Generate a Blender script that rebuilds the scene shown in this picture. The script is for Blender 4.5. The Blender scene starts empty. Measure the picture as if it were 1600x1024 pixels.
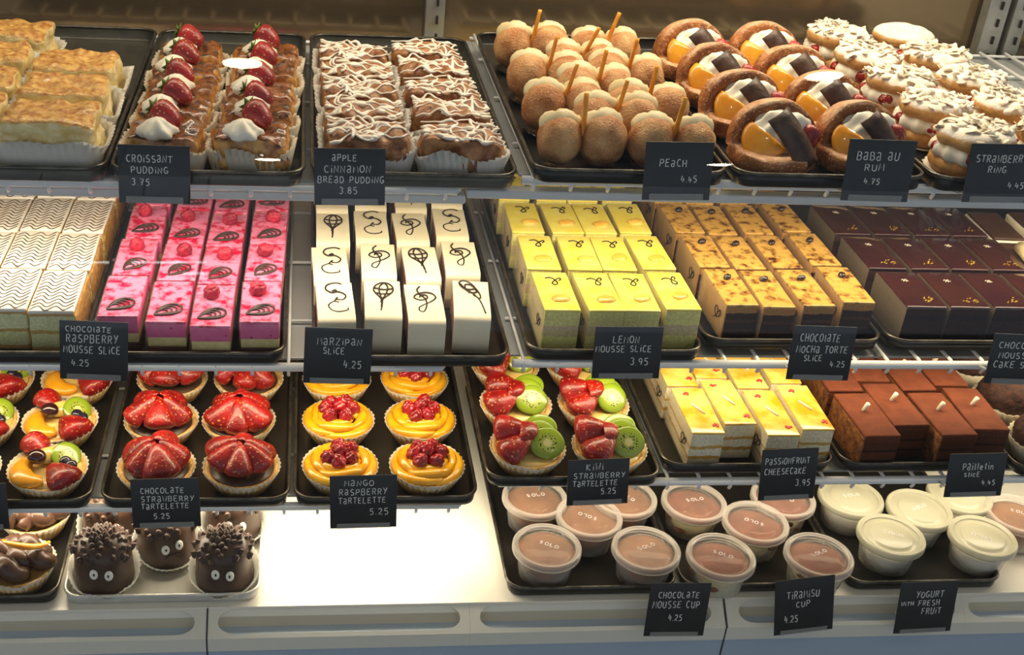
import bpy, math, random
import numpy as np
from mathutils import Vector, Matrix, Euler, noise

PI = math.pi
scene = bpy.context.scene
COL = scene.collection

# ------------------------------------------------------------------ camera
F_PX, CX, CY = 1850.0, 680.0, 512.0          # focal length and principal point in pixels of the 1600x1024 frame
PITCH, YAW, ROLL = .5189, .129, .0717
CAM = Vector((0, 0, 1.6))
_f = Vector((math.sin(YAW)*math.cos(PITCH), math.cos(YAW)*math.cos(PITCH), -math.sin(PITCH)))
_r = Vector((math.cos(YAW), -math.sin(YAW), 0))
_u = _r.cross(_f)
_r2 = _r*math.cos(ROLL) + _u*math.sin(ROLL)
_u2 = _u*math.cos(ROLL) - _r*math.sin(ROLL)
cd = bpy.data.cameras.new('camera')
cam = bpy.data.objects.new('camera', cd)
COL.objects.link(cam)
cam.matrix_world = Matrix(((_r2.x, _u2.x, -_f.x, CAM.x), (_r2.y, _u2.y, -_f.y, CAM.y), (_r2.z, _u2.z, -_f.z, CAM.z), (0, 0, 0, 1)))
cd.sensor_fit = 'HORIZONTAL'
cd.sensor_width = 36.0
cd.lens = 36.0*F_PX/1600.0
cd.shift_x = (800.0-CX)/1600.0
cd.clip_start = .02
scene.camera = cam

def ray(px, py):
    return _r2*((px-CX)/F_PX) + _u2*((CY-py)/F_PX) + _f
def at(px, py, z=None, Y=None):
    """the point of the plane z=const (or y=const) that the photo shows at a pixel"""
    q = ray(px, py)
    return CAM + q*((z-CAM.z)/q.z if z is not None else (Y-CAM.y)/q.y)

# ------------------------------------------------------------------ world and exposure
w = bpy.data.worlds.new('world')
scene.world = w
w.use_nodes = True
w.node_tree.nodes['Background'].inputs[0].default_value = (.44, .50, .58, 1)
w.node_tree.nodes['Background'].inputs[1].default_value = 1.0
scene.view_settings.view_transform = 'Standard'
scene.view_settings.look = 'None'
scene.view_settings.exposure = 0.0
scene.view_settings.gamma = 1.0
scene.view_settings.use_curve_mapping = False
scene.cycles.transparent_max_bounces = 24
scene.cycles.max_bounces = 8
scene.cycles.sample_clamp_indirect = 4.0

# shelf heights (left and right unit) and the common front line
Z1L, Z1R, Z2L, Z2R, Z3L, Z3R, Z4 = 1.128, 1.141, .917, .923, .726, .758, .590
YF, YB = 1.10, 1.63

# ------------------------------------------------------------------ case lamps
def area(name, loc, sx, sy, power, col, rot=(0, 0, 0), spread=PI):
    l = bpy.data.lights.new(name, 'AREA')
    l.shape = 'RECTANGLE'; l.size = sx; l.size_y = sy; l.energy = power; l.color = col; l.spread = spread
    o = bpy.data.objects.new(name, l); COL.objects.link(o)
    o.location = loc; o.rotation_euler = rot
    return o
WARM = (1.0, .83, .56)
WARM2 = (1.0, .86, .64)
LY = 1.19
area('shelf_lamp_light', (-.2, LY, Z1L-.021), .84, .04, 2.0, WARM2)
area('shelf_lamp_light', (.735, LY, Z1R-.021), .95, .04, 2.5, WARM)
area('shelf_lamp_light', (-.2, LY, Z2L-.021), .84, .04, 1.55, WARM)
area('shelf_lamp_light', (.735, LY, Z2R-.021), .95, .04, 1.45, WARM)
area('shelf_lamp_light', (-.2, LY, Z3L-.021), .84, .04, 2.6, WARM2)
area('shelf_lamp_light', (.735, LY, Z3R-.021), .95, .04, 1.4, WARM2)
area('top_lamp_light', (-.16, 1.375, 1.620), .76, .03, 2.6, WARM2, (-.25, 0, 0))
area('top_lamp_light', (.68, 1.375, 1.620), .80, .03, 4.2, WARM2, (-.25, 0, 0))
area('top_lamp_light', (.55, 1.52, 1.620), .60, .03, 2.2, WARM2)

# ------------------------------------------------------------------ mesh building
class MB:
    def __init__(s):
        s.v = []; s.f = []
    def add(s, vs, fs, M=None):
        o = len(s.v)
        s.v += [tuple(M @ Vector(v)) if M is not None else tuple(v) for v in vs]
        s.f += [tuple(i+o for i in f) for f in fs]
        return s
    def join(s, m, M=None):
        return s.add(m.v, m.f, M)
    def mesh(s, name, m, smooth=True):
        me = bpy.data.meshes.new(name)
        me.from_pydata(s.v, [], s.f)
        me.validate()
        if smooth:
            me.polygons.foreach_set('use_smooth', [True]*len(me.polygons))
        if m is not None:
            me.materials.append(m)
        me.update()
        return me

def T(loc=(0, 0, 0), rot=(0, 0, 0), sc=(1, 1, 1)):
    if not hasattr(sc, '__len__'): sc = (sc,)*3
    return Matrix.LocRotScale(Vector(loc), Euler(rot), Vector(sc))

def box(sx, sy, sz, c=(0, 0, 0)):
    v = [(c[0]+x*sx/2, c[1]+y*sy/2, c[2]+z*sz/2) for x in (-1, 1) for y in (-1, 1) for z in (-1, 1)]
    return MB().add(v, [(0, 1, 3, 2), (4, 6, 7, 5), (0, 4, 5, 1), (2, 3, 7, 6), (0, 2, 6, 4), (1, 5, 7, 3)])

def n3(p, seed=0):
    return noise.noise(Vector((p[0]+seed*7.31, p[1]-seed*3.17, p[2]+seed*1.73)))

def rbox(w, d, h, r=.003, seg=(3, 5, 3), amp=0, freq=40, seed=0, z0=0, amp2=0, freq2=120):
    """rounded box standing on z0, its surface roughened by noise"""
    H = (w/2, d/2, h/2)
    r = min(r, min(H)*.98)
    def ax(hh, n):
        a = [-hh, -hh+.35*r, -hh+r] + [(-hh+r)+(2*(hh-r))*i/n for i in range(1, n)] + [hh-r, hh-.35*r, hh]
        return a
    A = [ax(H[i], seg[i]) for i in range(3)]
    m = MB(); idx = {}
    def vid(p):
        k = tuple(round(c, 6) for c in p)
        if k not in idx:
            q = Vector([max(-(H[i]-r), min(H[i]-r, p[i])) for i in range(3)])
            n = Vector(p)-q
            n.normalize()
            o = q+n*r
            if amp or amp2:
                s = Vector((o.x, o.y, o.z+h/2))
                dd = amp*n3(s*freq, seed) + (amp2*n3(s*freq2, seed+5) if amp2 else 0)
                if o.z < -h/2+r: dd = min(dd, 0)*.3
                o = o+n*dd
            idx[k] = len(m.v); m.v.append((o.x, o.y, o.z+h/2+z0))
        return idx[k]
    for a in range(3):
        b, c = (a+1) % 3, (a+2) % 3
        for s in (-1, 1):
            for i in range(len(A[b])-1):
                for j in range(len(A[c])-1):
                    q = []
                    for di, dj in ((0, 0), (1, 0), (1, 1), (0, 1)):
                        p = [0, 0, 0]; p[a] = s*H[a]; p[b] = A[b][i+di]; p[c] = A[c][j+dj]
                        q.append(vid(p))
                    m.f.append(tuple(q) if s > 0 else tuple(q[::-1]))
    return m

def top_z(x, y, h, amp, freq, seed, amp2=0, freq2=120):
    s = Vector((x, y, h))
    return h + amp*n3(s*freq, seed) + (amp2*n3(s*freq2, seed+5) if amp2 else 0)

def lathe(prof, n=32, mod=None, cap0=True, cap1=True):
    """prof: (r, z) from bottom to top; mod(theta, i) -> (factor, dz)"""
    m = MB()
    for i, (r, z) in enumerate(prof):
        for k in range(n):
            t = 2*PI*k/n
            f, dz = mod(t, i) if mod else (1, 0)
            m.v.append((r*f*math.cos(t), r*f*math.sin(t), z+dz))
    for i in range(len(prof)-1):
        for k in range(n):
            k2 = (k+1) % n
            m.f.append((i*n+k, i*n+k2, (i+1)*n+k2, (i+1)*n+k))
    if cap0: m.f.append(tuple(range(n))[::-1])
    if cap1: m.f.append(tuple((len(prof)-1)*n+k for k in range(n)))
    return m

_ico = {}
def ico(sub):
    if sub not in _ico:
        import bmesh
        b = bmesh.new(); bmesh.ops.create_icosphere(b, subdivisions=sub, radius=1)
        b.verts.ensure_lookup_table()
        _ico[sub] = ([v.co.copy() for v in b.verts], [tuple(v.index for v in f.verts) for f in b.faces]); b.free()
    return _ico[sub]
def blob(r, c=(0, 0, 0), amp=0, freq=2, seed=0, sub=3, fn=None):
    if not hasattr(r, '__len__'): r = (r, r, r)
    vs, fs = ico(sub)
    out = []
    for v in vs:
        k = 1+amp*n3(v*freq, seed)
        p = Vector((v.x*r[0]*k, v.y*r[1]*k, v.z*r[2]*k))
        if fn: p = fn(p, v)
        out.append((p[0]+c[0], p[1]+c[1], p[2]+c[2]))
    return MB().add(out, fs)

def tube(path, r, n=6, closed=False, flat=1.0, cap=True):
    """path: points; r number or list; flat squashes the section along the world z-ish normal"""
    P = [Vector(p) for p in path]; N = len(P)
    R = r if hasattr(r, '__len__') else [r]*N
    m = MB(); up = None
    for i, p in enumerate(P):
        a = P[(i-1) % N] if (closed or i > 0) else P[0]
        b = P[(i+1) % N] if (closed or i < N-1) else P[-1]
        t = (b-a)
        if t.length < 1e-9: t = Vector((1, 0, 0))
        t.normalize()
        if up is None:
            up = Vector((0, 0, 1)) if abs(t.z) < .9 else Vector((0, 1, 0))
        s = t.cross(up)
        if s.length < 1e-6: s = t.orthogonal()
        s.normalize(); up = s.cross(t).normalized()
        for k in range(n):
            q = 2*PI*k/n+PI/n
            m.v.append(tuple(p + s*(math.cos(q)*R[i]) + up*(math.sin(q)*R[i]*flat)))
    for i in range(N if closed else N-1):
        j = (i+1) % N
        for k in range(n):
            k2 = (k+1) % n
            m.f.append((i*n+k, j*n+k, j*n+k2, i*n+k2))
    if cap and not closed:
        m.f.append(tuple(range(n))); m.f.append(tuple((N-1)*n+k for k in range(n))[::-1])
    return m

def smooth_path(pts, k=5):
    """Catmull-Rom through the points"""
    P = [Vector(p if len(p) == 3 else (p[0], p[1], 0)) for p in pts]
    if len(P) < 3: return P
    Q = [P[0]*2-P[1]]+P+[P[-1]*2-P[-2]]
    out = []
    for i in range(1, len(Q)-2):
        for j in range(k):
            t = j/k
            a, b, c, d = Q[i-1], Q[i], Q[i+1], Q[i+2]
            out.append(.5*((2*b)+(c-a)*t+(2*a-5*b+4*c-d)*t*t+(3*b-a-3*c+d)*t**3))
    out.append(P[-1])
    return out

def shell(outer, inner, closed=False):
    """strip between two equally long rows of rows: used for thin walls"""
    pass

def prism(poly, z0, z1):
    """polygon (ccw, xy) with thickness"""
    n = len(poly); m = MB()
    m.v = [(p[0], p[1], z0) for p in poly]+[(p[0], p[1], z1) for p in poly]
    m.f = [tuple(range(n))[::-1], tuple(range(n, 2*n))]+[(i, (i+1) % n, n+(i+1) % n, n+i) for i in range(n)]
    return m

def rrect(w, d, r, k=5):
    pts = []
    for cx, cy, a0 in ((w/2-r, d/2-r, 0), (-w/2+r, d/2-r, PI/2), (-w/2+r, -d/2+r, PI), (w/2-r, -d/2+r, 1.5*PI)):
        for i in range(k+1):
            a = a0+PI/2*i/k
            pts.append((cx+r*math.cos(a), cy+r*math.sin(a)))
    return pts

def loft(loops, cap0=False, cap1=False):
    """loops: equally long closed rings of 3d points"""
    n = len(loops[0]); m = MB()
    for L in loops: m.v += [tuple(p) for p in L]
    for i in range(len(loops)-1):
        for k in range(n):
            k2 = (k+1) % n
            m.f.append((i*n+k, i*n+k2, (i+1)*n+k2, (i+1)*n+k))
    if cap0: m.f.append(tuple(range(n))[::-1])
    if cap1: m.f.append(tuple((len(loops)-1)*n+k for k in range(n)))
    return m

# ------------------------------------------------------------------ objects
def tag(o, label, cat, group=None):
    o['label'] = label; o['category'] = cat
    if group: o['group'] = group
    return o
def thing(name, label, cat, loc=(0, 0, 0), rz=0, group=None, rot=None):
    o = bpy.data.objects.new(name, None); COL.objects.link(o)
    o.empty_display_size = .02
    o.location = loc; o.rotation_euler = rot if rot else (0, 0, rz)
    return tag(o, label, cat, group)
_cache = {}
def cached(key, fn, m, smooth=True):
    if key not in _cache:
        _cache[key] = fn().mesh(str(key[0]) if isinstance(key, tuple) else key, m, smooth)
    return _cache[key]
def part(name, me, parent, loc=(0, 0, 0), rot=(0, 0, 0), sc=(1, 1, 1), label=None):
    o = bpy.data.objects.new(name, me); COL.objects.link(o)
    o.parent = parent
    o.location = loc; o.rotation_euler = rot
    o.scale = sc if hasattr(sc, '__len__') else (sc,)*3
    if label: o['label'] = label
    return o
# ------------------------------------------------------------------ materials
def lin(h):
    h = h.lstrip('#')
    c = [int(h[i:i+2], 16)/255 for i in (0, 2, 4)]
    return tuple((x/12.92 if x <= .04045 else ((x+.055)/1.055)**2.4) for x in c)+(1,)
class NT:
    def __init__(s, name):
        s.m = bpy.data.materials.new(name); s.m.use_nodes = True
        s.t = s.m.node_tree; s.t.nodes.clear()
        s.out = s.n('ShaderNodeOutputMaterial')
    def n(s, typ, **kw):
        x = s.t.nodes.new(typ)
        for k, v in kw.items():
            if k[0] == '_': setattr(x, k[1:], v)
            else: x.inputs[k.replace('_', ' ')].default_value = v
        return x
    def l(s, a, b): s.t.links.new(a, b)
    def coords(s):
        tc = s.n('ShaderNodeTexCoord'); oi = s.n('ShaderNodeObjectInfo')
        a = s.n('ShaderNodeVectorMath', _operation='ADD')
        mul = s.n('ShaderNodeMath', _operation='MULTIPLY'); mul.inputs[1].default_value = 3.7
        s.l(oi.outputs['Random'], mul.inputs[0])
        s.l(tc.outputs['Object'], a.inputs[0]); s.l(mul.outputs[0], a.inputs[1])
        return tc.outputs['Object'], a.outputs[0]
    def noise(s, vec, scale, detail=3, rough=.55):
        x = s.n('ShaderNodeTexNoise'); x.inputs['Scale'].default_value = scale
        x.inputs['Detail'].default_value = detail; x.inputs['Roughness'].default_value = rough
        s.l(vec, x.inputs['Vector'])
        return x.outputs['Fac']
    def ramp(s, fac, stops, interp='LINEAR'):
        x = s.n('ShaderNodeValToRGB'); e = x.color_ramp
        e.interpolation = interp
        while len(e.elements) < len(stops): e.elements.new(.5)
        for el, (p, c) in zip(e.elements, stops):
            el.position = p; el.color = c if len(c) == 4 else tuple(c)+(1,)
        if fac is not None: s.l(fac, x.inputs[0])
        return x.outputs[0]
    def schlick(s):
        lw = s.n('ShaderNodeLayerWeight'); lw.inputs['Blend'].default_value = .5
        p = s.n('ShaderNodeMath', _operation='POWER'); s.l(lw.outputs['Facing'], p.inputs[0]); p.inputs[1].default_value = 5
        q = s.n('ShaderNodeMath', _operation='MULTIPLY_ADD'); s.l(p.outputs[0], q.inputs[0]); q.inputs[1].default_value = .96; q.inputs[2].default_value = .04
        return q.outputs[0]
    def mix(s, fac, a, b):
        x = s.n('ShaderNodeMix', _data_type='RGBA')
        if hasattr(fac, 'is_output'): s.l(fac, x.inputs[0])
        else: x.inputs[0].default_value = fac
        for v, i in ((a, 6), (b, 7)):
            if hasattr(v, 'is_output'): s.l(v, x.inputs[i])
            else: x.inputs[i].default_value = v
        return x.outputs[2]
    def bump(s, h, strength, dist=.002):
        x = s.n('ShaderNodeBump'); x.inputs['Strength'].default_value = strength; x.inputs['Distance'].default_value = dist
        s.l(h, x.inputs['Height'])
        return x.outputs[0]
    def pbsdf(s, color=None, rough=.5, coat=0, metal=0, spec=.5, normal=None, sheen=0, sss=0, sssr=.01):
        x = s.n('ShaderNodeBsdfPrincipled')
        if color is not None:
            if hasattr(color, 'is_output'): s.l(color, x.inputs['Base Color'])
            else: x.inputs['Base Color'].default_value = color
        if hasattr(rough, 'is_output'): s.l(rough, x.inputs['Roughness'])
        else: x.inputs['Roughness'].default_value = rough
        x.inputs['Coat Weight'].default_value = coat; x.inputs['Coat Roughness'].default_value = .06
        x.inputs['Metallic'].default_value = metal; x.inputs['Specular IOR Level'].default_value = spec
        if sss:
            x.inputs['Subsurface Weight'].default_value = sss; x.inputs['Subsurface Radius'].default_value = (1, .6, .3)
            x.inputs['Subsurface Scale'].default_value = sssr
        if normal is not None: s.l(normal, x.inputs['Normal'])
        s.l(x.outputs[0], s.out.inputs[0])
        return x

def mat(name, c1, c2=None, scale=60, detail=3, lo=.38, hi=.62, rough=.5, coat=0, metal=0, spec=.5, bump=0, bscale=200, spk=None, top=None):
    """two-tone noise colour, optional speckles (colour, scale, size) and top colour (colour, lo, hi of the normal's z)"""
    t = NT(name); raw, v = t.coords()
    c = lin(c1)
    if c2:
        c = t.ramp(t.noise(v, scale, detail), [(lo, lin(c1)), (hi, lin(c2))])
    if top:
        g = t.n('ShaderNodeNewGeometry'); sx = t.n('ShaderNodeSeparateXYZ'); t.l(g.outputs['Normal'], sx.inputs[0])
        nn = t.n('ShaderNodeMath', _operation='MULTIPLY_ADD'); t.l(t.noise(v, 70, 4), nn.inputs[0]); nn.inputs[1].default_value = .7
        t.l(sx.outputs[2], nn.inputs[2])
        fac = t.ramp(nn.outputs[0], [(min(top[2], .98), (0, 0, 0)), (min(top[3], 1.0), (1, 1, 1))])
        c = t.mix(fac, c, t.ramp(t.noise(v, scale*1.7, 4), [(.35, lin(top[0])), (.65, lin(top[1]))]))
    if spk:
        vo = t.n('ShaderNodeTexVoronoi'); vo.inputs['Scale'].default_value = spk[1]; t.l(v, vo.inputs['Vector'])
        fac = t.ramp(vo.outputs['Distance'], [(spk[2]*.7, (1, 1, 1)), (spk[2], (0, 0, 0))])
        c = t.mix(fac, c, lin(spk[0]))
    nrm = t.bump(t.noise(v, bscale, 3), bump) if bump else None
    t.pbsdf(c, rough, coat, metal, spec, nrm)
    return t.m

def layers(name, stops, wob=.0025, rough=.6, nscale=90, grain=.25, bump=.3):
    """horizontal cake layers: stops = [(z in m, colour)], bottom up"""
    t = NT(name); raw, v = t.coords()
    sx = t.n('ShaderNodeSeparateXYZ'); t.l(raw, sx.inputs[0])
    nn = t.noise(v, nscale, 3)
    a = t.n('ShaderNodeMath', _operation='MULTIPLY_ADD'); t.l(nn, a.inputs[0]); a.inputs[1].default_value = wob*2; t.l(sx.outputs[2], a.inputs[2])
    mr = t.n('ShaderNodeMath', _operation='MULTIPLY'); t.l(a.outputs[0], mr.inputs[0]); mr.inputs[1].default_value = 10.0
    c = t.ramp(mr.outputs[0], [(max(0, min(1, (z+wob)*10)), lin(h)) for z, h in stops], 'CONSTANT')
    g = t.ramp(t.noise(v, 350, 3), [(.3, (1-grain,)*3), (.7, (1+grain*.2,)*3)])
    x = t.n('ShaderNodeMix', _data_type='RGBA', _blend_type='MULTIPLY'); x.inputs[0].default_value = 1
    t.l(c, x.inputs[6]); t.l(g, x.inputs[7])
    t.pbsdf(x.outputs[2], rough, spec=.25, normal=t.bump(t.noise(v, 300, 3), bump))
    return t.m

def clear(name, tint='#ffffff', amount=.15, rough=.06, body='#ffffff'):
    """thin clear plastic: mostly see-through, a little milky, shiny by angle"""
    t = NT(name)
    tr = t.n('ShaderNodeBsdfTransparent'); tr.inputs[0].default_value = lin(tint)
    p = t.n('ShaderNodeBsdfPrincipled'); p.inputs['Base Color'].default_value = lin(body); p.inputs['Roughness'].default_value = rough
    ad = t.n('ShaderNodeMath', _operation='ADD', _use_clamp=True); t.l(t.schlick(), ad.inputs[0]); ad.inputs[1].default_value = amount
    mx = t.n('ShaderNodeMixShader'); t.l(ad.outputs[0], mx.inputs[0]); t.l(tr.outputs[0], mx.inputs[1]); t.l(p.outputs[0], mx.inputs[2])
    t.l(mx.outputs[0], t.out.inputs[0])
    return t.m

def paper(name, c='#f2efe6', trans=.35):
    t = NT(name)
    d = t.n('ShaderNodeBsdfDiffuse'); d.inputs[0].default_value = lin(c)
    tl = t.n('ShaderNodeBsdfTranslucent'); tl.inputs[0].default_value = lin(c)
    mx = t.n('ShaderNodeMixShader'); mx.inputs[0].default_value = trans
    t.l(d.outputs[0], mx.inputs[1]); t.l(tl.outputs[0], mx.inputs[2]); t.l(mx.outputs[0], t.out.inputs[0])
    return t.m

def emit(name, c, s):
    t = NT(name); e = t.n('ShaderNodeEmission'); e.inputs[0].default_value = lin(c); e.inputs[1].default_value = s
    t.l(e.outputs[0], t.out.inputs[0])
    return t.m

def pane(name, fac=.05):
    """window glass: lets everything through, mirrors a little"""
    t = NT(name)
    tr = t.n('ShaderNodeBsdfTransparent'); tr.inputs[0].default_value = (.985, .99, .985, 1)
    g = t.n('ShaderNodeBsdfGlossy'); g.inputs['Roughness'].default_value = 0.0
    mul = t.n('ShaderNodeMath', _operation='MULTIPLY'); t.l(t.schlick(), mul.inputs[0]); mul.inputs[1].default_value = fac
    mx = t.n('ShaderNodeMixShader'); t.l(mul.outputs[0], mx.inputs[0]); t.l(tr.outputs[0], mx.inputs[1]); t.l(g.outputs[0], mx.inputs[2])
    t.l(mx.outputs[0], t.out.inputs[0])
    return t.m

def kiwi_mat():
    t = NT('kiwi flesh'); raw, v = t.coords()
    ln = t.n('ShaderNodeVectorMath', _operation='LENGTH')
    sx = t.n('ShaderNodeSeparateXYZ'); t.l(raw, sx.inputs[0])
    cb = t.n('ShaderNodeCombineXYZ'); t.l(sx.outputs[0], cb.inputs[0]); t.l(sx.outputs[1], cb.inputs[1])
    t.l(cb.outputs[0], ln.inputs[0])
    m10 = t.n('ShaderNodeMath', _operation='MULTIPLY'); t.l(ln.outputs['Value'], m10.inputs[0]); m10.inputs[1].default_value = 40
    base = t.ramp(m10.outputs[0], [(.0, lin('#e4dc9a')), (.16, lin('#dcd58a')), (.24, lin('#9db034')), (.62, lin('#8ca626')), (.8, lin('#6f8c18'))])
    ring = t.ramp(m10.outputs[0], [(.19, (0, 0, 0)), (.25, (1, 1, 1)), (.40, (1, 1, 1)), (.47, (0, 0, 0))])
    at2 = t.n('ShaderNodeMath', _operation='ARCTAN2'); t.l(sx.outputs[1], at2.inputs[0]); t.l(sx.outputs[0], at2.inputs[1])
    sn = t.n('ShaderNodeMath', _operation='MULTIPLY'); t.l(at2.outputs[0], sn.inputs[0]); sn.inputs[1].default_value = 22
    si = t.n('ShaderNodeMath', _operation='SINE'); t.l(sn.outputs[0], si.inputs[0])
    rays = t.ramp(si.outputs[0], [(.1, (0, 0, 0)), (.8, (1, 1, 1))])
    vo = t.n('ShaderNodeTexVoronoi'); vo.inputs['Scale'].default_value = 420; t.l(v, vo.inputs['Vector'])
    sd = t.ramp(vo.outputs['Distance'], [(.34, (1, 1, 1)), (.42, (0, 0, 0))])
    a = t.n('ShaderNodeMath', _operation='MULTIPLY'); t.l(ring, a.inputs[0]); t.l(sd, a.inputs[1])
    rr = t.n('ShaderNodeMath', _operation='MULTIPLY'); t.l(ring, rr.inputs[0]); t.l(rays, rr.inputs[1])
    r2 = t.n('ShaderNodeMath', _operation='MULTIPLY'); t.l(rr.outputs[0], r2.inputs[0]); r2.inputs[1].default_value = .35
    c = t.mix(r2.outputs[0], base, lin('#d8dc8a'))
    c = t.mix(a.outputs[0], c, lin('#1d1a0c'))
    t.pbsdf(c, .25, .6)
    return t.m

def wood_noise(): pass

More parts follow.
